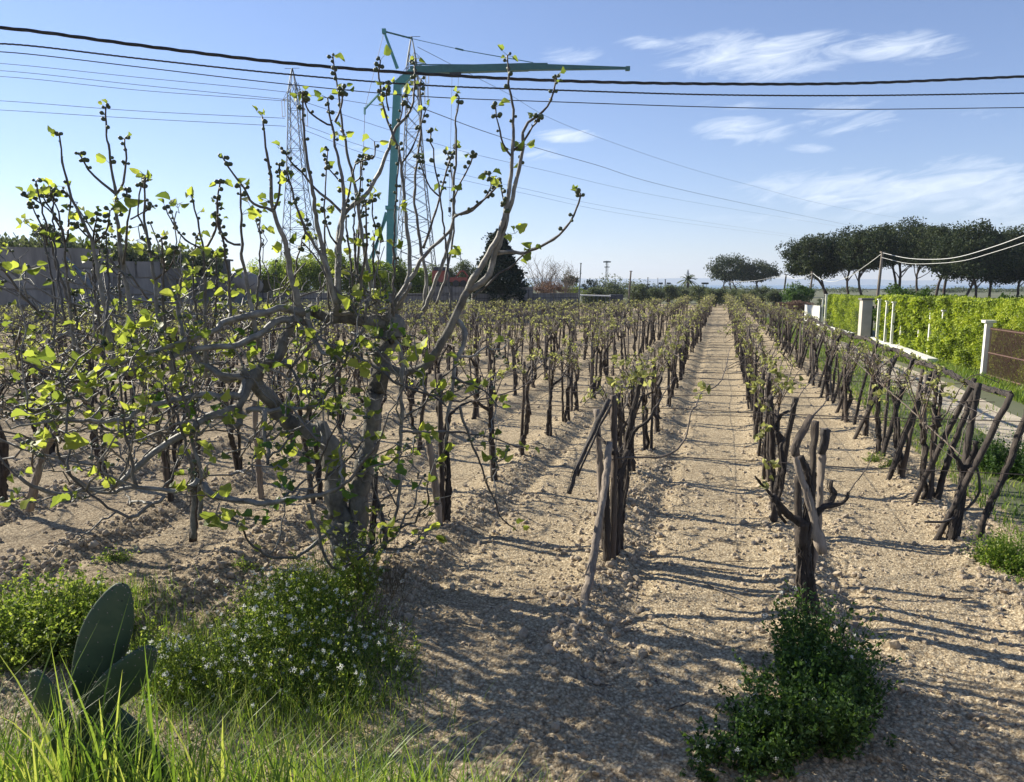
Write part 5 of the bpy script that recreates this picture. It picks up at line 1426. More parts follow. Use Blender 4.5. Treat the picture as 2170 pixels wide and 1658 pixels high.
for kx, ky, kd, kr in [(836, 690, 6.33, .085), (520, 792, 5.9, .05), (845, 700, 6.45, .06), (806, 770, 6.3, .045), (742, 1120, 6.25, .06)]:
    c = at(kx, ky, kd); V = ICO2[0] * kr * (1 + .25 * rs.uniform(-1, 1, (len(ICO2[0]), 1))); T0.add(V + c, ICO2[1])
B = [  # polyline px, depth0, depth1, r0, r1, upright shoot (figs) ?
 ([(430, 1025), (445, 1045), (480, 1058), (520, 1064), (560, 1066), (620, 1055), (690, 1045), (740, 1015), (775, 970), (795, 940)], 5.4, 5.0, .030, .009, 0),
 ([(522, 872), (560, 868), (620, 865), (660, 858), (690, 842)], 5.7, 5.8, .026, .010, 0),
 ([(651, 652), (655, 690), (665, 715), (682, 748), (715, 748), (743, 727), (770, 696), (778, 672), (776, 640)], 6.1, 5.9, .024, .010, 0),
 ([(700, 666), (740, 662), (775, 652), (800, 638)], 6.2, 6.3, .018, .008, 0),
 ([(745, 706), (780, 714), (840, 716), (880, 713)], 6.0, 5.9, .012, .007, 0),
 ([(990, 620), (1000, 596), (1018, 567), (1048, 516), (1069, 461), (1080, 398), (1086, 334), (1088, 250), (1080, 187), (1075, 118)], 6.2, 5.9, .028, .006, 1),
 ([(992, 615), (1031, 590), (1052, 530), (1073, 465), (1094, 389), (1107, 313), (1111, 271), (1141, 246), (1166, 212), (1178, 166)], 6.2, 6.0, .030, .006, 1),
 ([(1052, 537), (1090, 535), (1115, 534), (1149, 522), (1183, 501), (1208, 470), (1227, 432), (1230, 410)], 6.2, 6.0, .015, .006, 1),
 ([(1001, 632), (1030, 606), (1056, 584), (1082, 563), (1100, 548), (1122, 528)], 6.15, 6.1, .010, .007, 0),
 ([(1086, 334), (1066, 305), (1055, 265), (1050, 228)], 6.0, 5.9, .009, .005, 1), ([(1087, 320), (1110, 300), (1126, 270), (1140, 252)], 6.0, 5.8, .009, .006, 1),
 ([(1048, 516), (1072, 470), (1066, 425), (1062, 398)], 6.1, 6.0, .009, .006, 1),
 ([(820, 672), (840, 640), (861, 603), (897, 545), (955, 487), (962, 462), (1005, 440), (1035, 415), (1052, 400), (1062, 384)], 6.3, 6.1, .024, .006, 1),
 ([(970, 455), (990, 452), (1020, 430), (1040, 395), (1036, 372)], 6.2, 6.2, .010, .006, 1),
 ([(897, 660), (922, 603), (947, 530), (962, 458), (962, 386), (969, 313), (966, 263), (973, 205)], 6.5, 6.4, .020, .006, 1),
 ([(899, 650), (904, 603), (897, 545), (882, 458), (879, 386), (889, 313), (893, 241), (892, 168)], 6.6, 6.5, .018, .006, 1),
 ([(897, 527), (918, 465), (933, 415), (950, 350), (962, 318)], 6.5, 6.5, .012, .006, 1),
 ([(962, 420), (985, 370), (998, 345), (1002, 330)], 6.4, 6.3, .008, .005, 1),
 ([(933, 418), (912, 400), (895, 360), (888, 335)], 6.5, 6.3, .008, .005, 1),
 ([(836, 668), (856, 630), (868, 545), (857, 440), (850, 350), (835, 295), (817, 241), (803, 168), (806, 128)], 6.35, 6.2, .022, .006, 1),
 ([(715, 668), (716, 580), (716, 520), (722, 478), (738, 444), (774, 415), (803, 368), (824, 313), (839, 270), (868, 237), (879, 180), (880, 125)], 6.2, 6.5, .032, .006, 1),
 ([(712, 662), (716, 600), (718, 530), (727, 458), (727, 386), (709, 313), (705, 270), (694, 208)], 6.1, 6.0, .028, .006, 1),
 ([(800, 660), (785, 600), (768, 500), (752, 386), (734, 313), (723, 241), (716, 187), (705, 122)], 6.4, 6.3, .022, .006, 1),
 ([(716, 660), (705, 617), (690, 548), (669, 458), (661, 396), (647, 313), (641, 234), (640, 198)], 6.1, 5.8, .026, .006, 1),
 ([(724, 450), (700, 425), (669, 400), (640, 365), (625, 349), (600, 318)], 6.15, 6.0, .013, .006, 1),
 ([(712, 645), (700, 592), (683, 548), (660, 510), (640, 476), (614, 386), (607, 360)], 6.0, 5.7, .018, .006, 1),
 ([(648, 668), (632, 640), (614, 567), (600, 501), (578, 447), (574, 386), (564, 313), (556, 248)], 6.1, 5.8, .032, .006, 1),
 ([(580, 448), (540, 432), (516, 399), (495, 368), (474, 337)], 5.9, 5.7, .013, .006, 1), ([(581, 443), (594, 404), (592, 352)], 5.9, 5.8, .010, .006, 1),
 ([(705, 266), (680, 258), (665, 245), (650, 228), (641, 205)], 6.05, 5.9, .009, .006, 1), ([(710, 259), (724, 230), (728, 190)], 6.05, 6, .009, .006, 1),
 ([(849, 349), (872, 318), (889, 277), (902, 234)], 6.3, 6.3, .009, .005, 1), ([(752, 386), (765, 370), (768, 335)], 6.3, 6.2, .007, .005, 1),
 ([(839, 272), (850, 240), (852, 205)], 6.5, 6.4, .008, .005, 1), ([(824, 235), (818, 205), (824, 180)], 6.2, 6.1, .007, .005, 1),
 ([(716, 520), (700, 500), (692, 475), (688, 450)], 6.1, 5.8, .009, .006, 1), ([(800, 640), (790, 560), (794, 480), (790, 415)], 6.2, 5.9, .012, .005, 1),
 ([(760, 640), (772, 560), (778, 500), (775, 430)], 6.0, 5.7, .012, .006, 1), ([(870, 600), (850, 640), (830, 665)], 6.1, 6.3, .014, .016, 0),
 ([(727, 390), (716, 378), (705, 370), (690, 345)], 6.1, 6.0, .007, .005, 1), ([(727, 450), (742, 400), (752, 350), (795, 330), (793, 300)], 6.1, 6.0, .009, .005, 1),
 # left
 ([(240, 800), (235, 740), (227, 695), (211, 592), (196, 517), (175, 465), (147, 405), (132, 345), (126, 288)], 6.2, 5.9, .028, .006, 1),
 ([(300, 800), (290, 740), (283, 695), (265, 592), (256, 526), (247, 450), (244, 411), (232, 336), (226, 275), (224, 228)], 6.4, 6.2, .028, .006, 1),
 ([(244, 410), (217, 387), (187, 360), (169, 328)], 6.3, 6.1, .012, .006, 1), ([(247, 411), (262, 387), (267, 336), (264, 295)], 6.3, 6.3, .011, .006, 1),
 ([(372, 800), (350, 740), (340, 695), (325, 577), (310, 486), (307, 426), (307, 372)], 6.0, 5.8, .022, .006, 1),
 ([(262, 560), (265, 532), (271, 471), (277, 441), (268, 405)], 6.3, 6.1, .011, .006, 1), ([(277, 465), (300, 452), (325, 437)], 6.2, 6.1, .007, .005, 1),
 ([(199, 516), (222, 495), (231, 470), (233, 447)], 6.1, 5.9, .009, .006, 1), ([(198, 510), (202, 480), (205, 458)], 6.1, 6.0, .007, .005, 1), ([(190, 505), (172, 490), (158, 478)], 6.1, 6.0, .007, .005, 1),
 ([(160, 760), (148, 650), (140, 580), (138, 514), (118, 465), (100, 430), (88, 411)], 6.6, 6.4, .018, .006, 1), ([(138, 514), (123, 450), (110, 425), (98, 403)], 6.5, 6.4, .008, .005, 1),
 ([(141, 512), (147, 441), (147, 417), (134, 403)], 6.5, 6.3, .009, .005, 1), ([(122, 465), (99, 441), (72, 423), (58, 415)], 6.5, 6.4, .007, .005, 1), ([(100, 520), (90, 480), (75, 450), (68, 436)], 6.5, 6.3, .008, .005, 1),
 ([(125, 470), (110, 440), (118, 425), (108, 410)], 6.4, 6.2, .006, .005, 1),
 ([(438, 800), (436, 740), (435, 695), (434, 577), (429, 526), (416, 456), (407, 420)], 6.3, 6.1, .018, .006, 1), ([(429, 528), (392, 507), (362, 465), (352, 443)], 6.2, 6.1, .009, .005, 1),
 ([(434, 526), (458, 489), (458, 455), (463, 435)], 6.2, 6.0, .010, .006, 1), ([(548, 740), (540, 695), (518, 577), (512, 517), (512, 456), (509, 398)], 6.0, 5.7, .022, .006, 1),
 ([(510, 519), (482, 511), (461, 471), (462, 425), (466, 390)], 5.9, 5.7, .011, .006, 1), ([(490, 690), (486, 600), (476, 538), (464, 470)], 6.0, 5.8, .014, .006, 1),
 ([(320, 520), (298, 471), (292, 441), (301, 383)], 6.0, 5.9, .008, .005, 1), ([(350, 700), (345, 620), (350, 562), (342, 505)], 5.8, 5.6, .012, .006, 1), ([(330, 592), (362, 562), (371, 528)], 5.9, 5.7, .010, .006, 1),
 # low limbs sweeping left
 ([(648, 662), (600, 656), (560, 663), (475, 683), (442, 703), (359, 736), (300, 752), (200, 792), (120, 815)], 6.1, 5.3, .034, .009, 0),
 ([(640, 676), (600, 680), (558, 700), (508, 729), (425, 739), (359, 759), (292, 789), (226, 790), (169, 809), (113, 799), (40, 762)], 6.1, 5.2, .030, .008, 0),
 ([(520, 800), (512, 838), (480, 840), (425, 837), (349, 852), (309, 862), (259, 892), (160, 892), (93, 879), (30, 862)], 5.9, 5.0, .032, .009, 0),
 ([(512, 862), (442, 885), (392, 918), (325, 958), (259, 1018), (209, 1035), (143, 1048), (85, 1036), (40, 1010)], 5.8, 5.0, .034, .012, 0),
 ([(420, 1015), (405, 1031), (352, 1041), (289, 1031), (226, 1045), (160, 1018), (126, 958), (110, 920)], 5.3, 5.0, .020, .007, 0),
 ([(349, 1051), (310, 1080), (272, 1094), (219, 1071), (170, 1031), (140, 1000)], 5.1, 4.9, .014, .006, 0),
 ([(289, 1031), (270, 950), (259, 849), (252, 800)], 5.2, 5.1, .013, .006, 0), ([(410, 1140), (408, 1015), (392, 932), (362, 859), (350, 815)], 5.5, 5.3, .022, .007, 0),
 ([(425, 1100), (424, 1000), (405, 930), (395, 870), (380, 800), (360, 745)], 5.6, 5.5, .018, .008, 0), ([(525, 800), (475, 796), (425, 766), (392, 726), (379, 650), (384, 590)], 5.9, 5.8, .026, .009, 0),
 ([(708, 1117), (674, 1144), (627, 1179), (569, 1179), (523, 1140), (505, 1105)], 5.7, 5.2, .016, .006, 0), ([(654, 1071), (674, 1121), (693, 1190), (716, 1206), (766, 1179), (800, 1150)], 5.4, 5.6, .015, .008, 0),
 ([(975, 862), (1002, 947), (1033, 1021), (1050, 1070), (1060, 1095), (1096, 1126)], 6.0, 6.1, .013, .005, 0), ([(963, 677), (984, 697), (980, 735), (963, 774), (956, 832), (950, 880), (940, 960)], 6.25, 6.1, .024, .010, 0),
 ([(868, 825), (936, 843), (975, 850), (1018, 832)], 6.0, 6.1, .010, .006, 0), ([(956, 800), (1000, 818), (1040, 840), (1056, 862)], 6.1, 6.0, .011, .005, 0),
 ([(836, 715), (851, 762), (850, 870), (845, 986), (844, 1075), (815, 1140), (793, 1205)], 6.2, 6.1, .020, .012, 0), ([(785, 1205), (828, 1140), (886, 1098), (909, 1063), (905, 1030)], 6.1, 5.8, .015, .007, 0),
 ([(732, 743), (809, 785), (847, 816), (925, 843), (945, 860)], 5.9, 5.7, .012, .007, 0), ([(604, 762), (625, 800), (639, 840)], 6.0, 5.8, .014, .008, 0),
 ([(850, 915), (900, 918), (960, 916), (1040, 930), (1090, 944), (1115, 950)], 5.9, 6.2, .013, .005, 0), ([(640, 905), (655, 870), (690, 840), (715, 800), (735, 745)], 5.9, 5.7, .016, .007, 0),
 ([(690, 1010), (720, 985), (760, 950), (770, 935)], 5.6, 5.5, .009, .006, 0), ([(650, 1060), (668, 1000), (700, 930), (715, 900), (728, 870)], 5.3, 5.2, .012, .006, 0),
 ([(560, 868), (562, 920), (570, 960), (568, 985)], 5.6, 5.4, .018, .012, 0), ([(860, 880), (900, 850), (930, 810), (975, 770)], 5.9, 5.9, .010, .005, 0),
]
for (pts, d0, d1, r0, r1, up) in B:
    g = T1
    P = branch(g, pts, d0, d1, r0, r1, .0035 if up else .006, 8 if r0 > .014 else 6)
    (TIPS if up else LOW).append(P)
    if not up: TIPS.append(P[-4:]) if False else None
# procedural shoots rising off the low limbs, mostly on the left side
SH = []
def shoot(s, L, d, r0):
    n_ = 9; t2 = np.linspace(0, 1, n_)[:, None]
    d = np.array(d, float)
    P = s + d * L * t2 + np.array((0, 0, 1.0)) * L * .35 * t2 ** 2 * (1 - .3 * t2)
    k = rs.normal(0, .012, (n_, 3)); k[0] = 0
    P = P + k * (1 + t2)
    T2_.tube(P, np.linspace(r0, r0 * .5, n_), 6, rough=.12, rn=float(rs.uniform(0, .85)))
    return P
for P in LOW:
    cum = len(P)
    for q in range(max(4, int(cum / 4.2))):
        i = rs.randint(max(2, cum // 8), cum)
        if P[i][0] / P[i][1] * FP + 1085 > 930 and rs.rand() < .8: continue
        d = rs.normal(0, .6, 3); d[2] = rs.uniform(-.25, .9); d /= np.linalg.norm(d)
        S = shoot(P[i], rs.uniform(.22, .75), d, rs.uniform(.006, .011)); SH.append(S)
        if rs.rand() < .6:
            d2 = d + rs.normal(0, .6, 3); d2 /= np.linalg.norm(d2)
            SH.append(shoot(S[rs.randint(3, 8)], rs.uniform(.15, .4), d2, .0055))
# background part of the crown (farther side), left
for q in range(95):
    x, y = rs.uniform(-20, 640), rs.uniform(640, 1010)
    s = at(x, y, rs.uniform(6.3, 7.6))
    d = rs.normal(0, .7, 3); d[2] = rs.uniform(-.1, .6); d /= np.linalg.norm(d)
    S = shoot(s, rs.uniform(.5, 1.2), d, .011); SH.append(S)
    for w in range(2):
        d2 = d + rs.normal(0, .7, 3); d2[2] += .4; d2 /= np.linalg.norm(d2); SH.append(shoot(S[rs.randint(2, 8)], rs.uniform(.25, .6), d2, .007))
# further straight upright shoots, from the old heads and along the left limbs
for (x0, x1, y0, y1, n_, l0, l1) in [(600, 960, 620, 690, 9, .8, 1.5), (60, 560, 640, 760, 12, .5, 1.15)]:
    for q in range(n_):
        s0 = at(rs.uniform(x0, x1), rs.uniform(y0, y1), rs.uniform(5.9, 6.8)); L = rs.uniform(l0, l1)
        t2 = np.linspace(0, 1, 26)[:, None]; dv = np.array((rs.normal(.02, .13), rs.normal(0, .12), 1.0)); dv /= np.linalg.norm(dv); bw = rs.normal(0, .10, 3) * (1, 1, 0)
        k = rs.normal(0, .0045, (26, 3)); k[0] = 0
        P = s0 + dv * L * t2 + bw * L * t2 * (1 - t2) * 2 + k
        rr = np.linspace(rs.uniform(.010, .014), .0055, 26)
        T1.tube(P, rr, 7, rough=.1, rn=np.repeat(np.clip((.0165 - rr) / .008, 0, 1), 7)); TIPS.append(P)
# figs and leaves
figT = subdiv(*ICO); figV = figT[0] * np.c_[np.where(figT[0][:, 2] < 0, 1 + .45 * figT[0][:, 2], 1), np.where(figT[0][:, 2] < 0, 1 + .45 * figT[0][:, 2], 1), np.full(len(figT[0]), 1.22)]; figV[:, 2] += .9
figV = figV * np.where(figV[:, 2:3] < .3, .8, 1)
def add_figs(P, n_, span=.55, size=.016):
    L = len(P)
    i0 = int(L * (1 - span))
    ii = rs.randint(max(1, i0), L, n_)
    ii = np.where(rs.rand(n_) < .4, L - 1 - rs.randint(0, max(2, L // 10), n_), ii)
    p = P[ii]
    a = rs.uniform(0, 6.28, n_); d = np.stack([np.cos(a), np.sin(a) * .8, rs.uniform(.1, .9, n_)], -1)
    d /= np.linalg.norm(d, axis=1)[:, None]
    F3 = frame(d)[:, :, [0, 2, 1]]
    s_ = size * rs.uniform(.7, 1.25, n_)
    FR.inst(figV, figT[1], p + d * .012, F3 * s_[:, None, None], rs.uniform(0, 1, n_))
    for a_, b_, s2 in zip(p, d, s_):
        T2_.tube([a_, a_ + b_ * .02], (.004, .004), 4, cap=False)
def add_leaves(p, n_, size, g=None, spread=.012):
    g = g or FL
    a = rs.uniform(0, 6.28, n_); d = np.stack([np.cos(a), np.sin(a), rs.uniform(-.2, 1.2, n_)], -1)
    d /= np.linalg.norm(d, axis=1)[:, None]
    pet = rs.uniform(.4, .9, n_) * size
    for dd, pl_ in zip(d, pet): T2_.tube([p, p + dd * pl_], (.0022, .0018), 3, cap=False)
    s_ = size * rs.uniform(.55, 1.25, n_)
    d2 = d + rs.normal(0, .35, d.shape) + (0, 0, -.25)
    fr = frame(d2) * s_[:, None, None]; pp_ = p + d * pet[:, None]; y_ = rs.rand(n_) < .45
    for T, q in ((LEAF_FIGY, y_), (LEAF_FIG, ~y_)):
        if q.any(): g.inst(T[0], T[1], pp_[q], fr[q], rs.uniform(0, 1, q.sum()))
for P in TIPS:
    add_figs(P, rs.randint(7, 12), .42)
    add_leaves(P[-1], rs.randint(1, 4), .065)
    if len(P) > 22:
        for q in range(rs.randint(0, 3)): add_leaves(P[rs.randint(int(len(P) * .45), len(P) - 2)], rs.randint(1, 4), .075)
    # little bud scars
    for q in range(len(P) // 7):
        i = rs.randint(2, len(P) - 1); a = rs.normal(0, 1, 3); a /= np.linalg.norm(a)
        T2_.tube([P[i], P[i] + a * .022], (.006, .003), 4)
for S in SH:
    if rs.rand() < .50: add_leaves(S[-1], rs.randint(2, 5), .088)
    if rs.rand() < .14: add_leaves(S[rs.randint(3, 8)], rs.randint(1, 3), .085)
    if rs.rand() < .4: add_figs(S, rs.randint(2, 7), .35, .013)
for P in LOW:
    for q in range(rs.randint(0, 3)): add_leaves(P[rs.randint(len(P) // 3, len(P))], rs.randint(1, 4), .085)
    add_leaves(P[-1], 3, .08)
for (x, y, Y, s_) in [(278, 738, 5.2, .10), (240, 428, 6.1, .13), (905, 748, 5.9, .13), (100, 938, 4.9, .12), (980, 552, 6.2, .09), (220, 1010, 5.0, .09), (443, 1112, 5.0, .12), (955, 398, 6.2, .09), (853, 440, 6.1, .09), (1092, 495, 6, .08)]:
    add_leaves(at(x, y, Y), 3, s_)
for (x, y, Y) in [(640, 850, 5.6), (745, 1035, 5.4), (620, 960, 5.3), (560, 1090, 5.2), (600, 1080, 5.2), (650, 935, 5.4), (880, 1000, 5.7), (800, 1000, 5.6), (830, 680, 6), (420, 870, 5.6), (300, 850, 5.5), (520, 720, 6)]:
    for q in range(2): add_leaves(at(x + rs.normal(0, 14), y + rs.normal(0, 14), Y), 3, .10, FD)
T0.build('trunk', M_FIGTRUNK, FIG, smooth=True)
T1.build('branches', M_FIGBR, FIG, smooth=True)
T2_.build('twigs', M_FIGBR, FIG, smooth=True)
FL.build('young_leaves', M_FIGLEAF, FIG)
FD.build('mature_leaves', M_FIGLEAFD, FIG)
FR.build('figs', M_FIG, FIG, smooth=True)

# ------------------------------------------------------------------ prickly pear
cb = np.array((-1.35, 2.62, 0.0)); cb[2] = gz(cb[0], cb[1])
t_ = empty('prickly_pear', cb, 'prickly pear cactus with large dull green pads at the lower left', 'cactus')
def pad(b, tip, w, th, yaw, label=None):
    b, tip = np.array(b, float), np.array(tip, float)
    L = np.linalg.norm(tip - b); u = (tip - b) / L
    side = np.array((math.cos(yaw), math.sin(yaw), 0)); side -= u * side.dot(u); side /= np.linalg.norm(side)
    nrm = np.cross(side, u)
    nu, nv_ = 26, 26
    V, F = [], []
    for i in range(nu + 1):
        t2 = .5 - .5 * math.cos(math.pi * i / nu)
        hw = w * (math.sin(math.pi * min(1, t2 ** .82)) ** .62) * (.62 + .42 * t2) + .012
        if i == nu: hw = .004
        hw *= 1 + .02 * math.sin(9 * t2 + yaw * 7)
        for j in range(nv_):
            a = 2 * math.pi * j / nv_
            q = math.copysign(abs(math.cos(a)) ** .8, math.cos(a)) * hw
            bow = .035 * math.sin(t2 * 2.4) * L
            V.append(b + u * L * t2 + side * q + nrm * (math.sin(a) * th * (hw / w) ** .4 + bow))
    for i in range(nu):
        for j in range(nv_):
            F.append((i * nv_ + j, i * nv_ + (j + 1) % nv_, (i + 1) * nv_ + (j + 1) % nv_, (i + 1) * nv_ + j))
    g = MB(); g.add(V, F)
    o = g.build('pad', M_CACTUS, t_, smooth=True)
    if label: o['label'] = label
    # little spine cushions set on the skin
    s = MB()
    Vn = np.array(V)
    for i in range(2, nu - 1, 2):
        for j in range(0, nv_, 2):
            p = Vn[i * nv_ + (j + (i // 2) % 2) % nv_] + rs.normal(0, .003, 3) * (1, 0, 1); c0 = b + u * L * (.5 - .5 * math.cos(math.pi * i / nu)); d = p - c0; d = d / (np.linalg.norm(d) + 1e-6)
            s.add(ICO[0] * .0028 + p, ICO[1])
    s.build('spine_cushions', M_PALEWOOD, t_).parent = o
    return g
pad(at(175, 1500, 2.65), at(262, 1234, 2.7), .098, .018, .25, 'tallest upright pad')
pad(at(190, 1520, 2.6), at(322, 1368, 2.62), .085, .017, .45, 'pad leaning right')
pad(at(150, 1560, 2.55), at(75, 1418, 2.55), .085, .017, -.35, 'shaded pad leaning left')
pad(cb + (0, 0, -.05), at(190, 1478, 2.66), .16, .035, .1)
pad(cb + (-.1, 0, -.05), at(120, 1540, 2.6), .14, .03, -.2)

# ------------------------------------------------------------------ weeds, grass, loose clods
def weed_patch(name, label, cat, ell, n_stem, h, mat, flowers=0, leafn=16, size=.022, tall=None, seed=1, ltemp=LEAF_OV):
    """ell: list of (px, py, half x m, half y m, weight, height factor)"""
    c0 = gr(ell[0][0], ell[0][1]); c0[2] = gz(c0[0], c0[1])
    t_ = empty(name, c0, label, cat)
    S, Lf, Fl = MB(), MB(), MB()
    w = np.array([e[4] for e in ell], float); w /= w.sum()
    lp, ld, fp = [], [], []
    for i in range(n_stem):
        e = ell[rs.choice(len(ell), p=w)]
        c = gr(e[0], e[1]); r_ = rs.uniform(0, 1) ** .6; a = rs.uniform(0, 6.28)
        x, y = c[0] + e[2] * r_ * math.cos(a), c[1] + e[3] * r_ * math.sin(a)
        z = gz(x, y)
        pn = float(fbm(np.array([x * 3.2 + seed * 7]), np.array([y * 3.2]), 3, 90)[0])
        if pn < .40 and rs.rand() < .55: continue
        Ht = h * e[5] * (1 - .45 * r_ ** 2) * rs.uniform(.4, 1.2) * (.45 + 1.15 * pn)
        ln = np.array((math.cos(a), math.sin(a), 0)) * Ht * rs.uniform(.0, .5) + rs.normal(0, .05, 3) * (1, 1, 0)
        t2 = np.linspace(0, 1, 5)[:, None]
        P = np.array((x, y, z - .02)) + np.array((0, 0, 1)) * Ht * t2 + ln * t2 ** 1.6 + rs.normal(0, .008, (5, 3))
        S.tube(P, np.linspace(.0028, .0014, 5), 3, cap=False)
        k = leafn
        ts = rs.uniform(.05, 1, k); idx = ts * 4; i0 = np.minimum(idx.astype(int), 3); f_ = (idx - i0)[:, None]
        pp_ = P[i0] * (1 - f_) + P[i0 + 1] * f_
        lp.append(pp_ + rs.normal(0, .010, (k, 3)))
        if flowers and rs.rand() < flowers: fp.append(P[-1])
    lp = np.concatenate(lp)
    leaves_at(Lf, ltemp, lp, size)
    S.build('stems', mat, t_); Lf.build('leaves', mat, t_)
    if fp:
        fp = np.array(fp); k = 22
        p = np.repeat(fp, k, 0); d = rs.normal(0, 1, p.shape); d /= np.linalg.norm(d, axis=1)[:, None]
        p = p + d * rs.uniform(.3, 1, (len(p), 1)) * np.repeat(rs.uniform(.008, .022, len(fp)), k)[:, None]
        Fl.inst(LEAF_Q[0], LEAF_Q[1], p, rot_rand(len(p)) * .0115, rs.uniform(0, 1, len(p)))
        Fl.build('flowers', M_PETAL, t_)
    return t_
weed_patch('flowering_weed', 'broad clump of fine green weeds dotted with white flower heads below the fig trunk', 'weeds',
           [(560, 1440, .62, .42, 3, 1.0), (650, 1360, .55, .45, 3, 1.2), (690, 1290, .40, .40, 2.2, 1.35), (450, 1450, .42, .35, 1.8, .8), (370, 1420, .3, .25, 1.3, .8), (740, 1450, .42, .38, 2, .7), (600, 1260, .35, .3, 1, .8), (800, 1400, .3, .5, .8, .5), (520, 1340, .5, .5, 1.2, .6)], 3300, .33, M_WEED, .17, 16, .018)
weed_patch('leafy_weed', 'leafy green weed patch behind the cactus at the left edge', 'weeds',
           [(120, 1370, .55, .35, 2, 1.0), (60, 1330, .5, .4, 2, 1.0), (230, 1360, .35, .3, 1, .85), (0, 1400, .5, .4, 1.5, 1)], 900, .36, M_WEED, .02, 26, .030)
weed_patch('leafy_weed', 'thick dark green weed clump at the foot of the front right vine', 'weeds',
           [(1700, 1560, .34, .24, 3, 1.0), (1745, 1470, .27, .24, 2.2, 1.1), (1715, 1400, .20, .2, 1.3, 1.2), (1600, 1600, .30, .2, 1.2, .6), (1560, 1640, .3, .15, .6, .5), (1700, 1520, .5, .42, .8, .6)], 900, .37, M_WEEDD, .06, 26, .028)
weed_patch('leafy_weed', 'bright yellow green weed tuft at the right edge below the leaning prop', 'weeds', [(2130, 1215, .22, .2, 1, 1.0), (2180, 1230, .3, .3, 1, 1.1)], 420, .3, M_GRASS, 0, 22, .022)
weed_patch('leafy_weed', 'dark weeds by the path above the right edge vine', 'weeds', [(2110, 1000, .3, .3, 1, 1.0), (2160, 1010, .4, .3, 1, 1.1)], 300, .55, M_WEEDD, 0, 26, .035)
weed_patch('leafy_weed', 'tiny weed sprigs at the foot of the props in the outer row', 'weeds', [(1890, 1002, .18, .12, 1, .5), (1850, 985, .1, .1, .6, .5)], 110, .25, M_WEED, 0, 16, .022)
weed_patch('leafy_weed', 'small green tuft on bare soil left of the fig trunk', 'weeds', [(240, 1190, .15, .1, 1, .5), (520, 1200, .1, .1, .4, .5)], 90, .22, M_WEED, .05, 14, .02)
weed_patch('dry_twigs', 'bare dry weed stalks right of the fig trunk foot', 'weeds', [(800, 1265, .25, .2, 2, 1), (790, 1330, .2, .2, 1, .8)], 90, .55, M_DRY, .08, 3, .012)

def grass(name, label, mat, n_, posf, hf, wf, curve=.5):
    x, y = posf(n_); z = ground_z(x, y, fine=False) - .01
    Ht = hf(n_); a = rs.uniform(0, 6.28, n_); lean = rs.uniform(.1, 1.0, n_) * curve
    k = 6; t2 = np.linspace(0, 1, k)
    dx, dy = np.cos(a), np.sin(a); wd_ = wf(n_)
    cx = x[:, None] + (dx * lean * Ht)[:, None] * t2 ** 2.0; cy = y[:, None] + (dy * lean * Ht)[:, None] * t2 ** 2.0
    cz = z[:, None] + Ht[:, None] * (t2 - .32 * (lean ** 2)[:, None] * t2 ** 3)
    w = wd_[:, None] * np.array([.7, 1, .95, .75, .45, .04]); px, py = -dy, dx
    Vl = np.stack([cx - px[:, None] * w, cy - py[:, None] * w, cz], -1); Vr = np.stack([cx + px[:, None] * w, cy + py[:, None] * w, cz], -1)
    V = np.stack([Vl, Vr], 2).reshape(-1, 3)
    b0 = (np.arange(n_) * k * 2)[:, None]; j = np.arange(k - 1)[None] * 2
    F = np.stack([b0 + j, b0 + j + 1, b0 + j + 3, b0 + j + 2], -1).reshape(-1, 4)
    g = MB(); g.add(V, F, np.repeat(rs.uniform(0, 1, n_), k * 2))
    return tag(g.build(name, mat), label, 'grass', kind='stuff')
def tipgrass(label, name, n_, xr, yr, ty, ts, wr, curve):
    """blades rooted on the bank, their tips reaching a chosen height band"""
    x = rs.uniform(xr[0], xr[1], n_); y = rs.uniform(yr[0], yr[1], n_)
    z = ground_z(x, y, fine=False)
    px = 1085 + FP * x / (y * math.cos(PITCH) + (CH - .8) * math.sin(PITCH))
    tip = np.interp(px, [0, 300, 600, 900, 1100], ty) + rs.normal(0, 1, n_) * ts
    ang = PITCH + np.arctan((tip - 829) / FP)
    Ht = CH - y * np.tan(ang) - z
    ok = (Ht > .06) & (Ht < .8)
    x, y, Ht = x[ok], y[ok], Ht[ok]
    it = {'h': Ht}
    return grass(name, label, M_GRASS, len(x), lambda q: (x, y), lambda q: Ht * 1.15, lambda q: rs.uniform(wr[0], wr[1], q), curve)
tipgrass('tall fresh green grass along the bank at the bottom left', 'tall_grass', 2300, (-2.6, .2), (2.1, 2.9), [1535, 1560, 1590, 1610, 1690], 27, (.0016, .0042), .9)
tipgrass('few long broad grass blades standing up in front of the cactus', 'long_grass_blades', 34, (-1.85, -.95), (2.1, 2.4), [1440, 1450, 1520, 1600, 1650], 45, (.004, .0065), .45)
def posC(n_):
    s_ = rs.uniform(4, 60, n_) ** 1.0; nn_ = 3.0 + 1.5 * rs.uniform(0, 1, n_) ** 1.3 + (rs.rand(n_) < .12) * rs.uniform(0, 2, n_); P = RN[None] * nn_[:, None] + RD[None] * s_[:, None]; return P[:, 0], P[:, 1]
grass('verge_grass', 'rough grass verge between the vines and the pale path', M_GRASS, 30000, posC, lambda n_: rs.uniform(.03, .17, n_), lambda n_: rs.uniform(.003, .008, n_), .9)
def posD(n_):
    S = rs.uniform(-6, HL, n_); off = rs.uniform(-1.1, -.15, n_); P = HB0[None] + HDu[None] * S[:, None] + HNn[None] * off[:, None]; return P[:, 0], P[:, 1]
grass('verge_grass', 'grass growing along the foot of the hedge', M_GRASS, 24000, posD, lambda n_: rs.uniform(.05, .30, n_), lambda n_: rs.uniform(.006, .014, n_), .9)
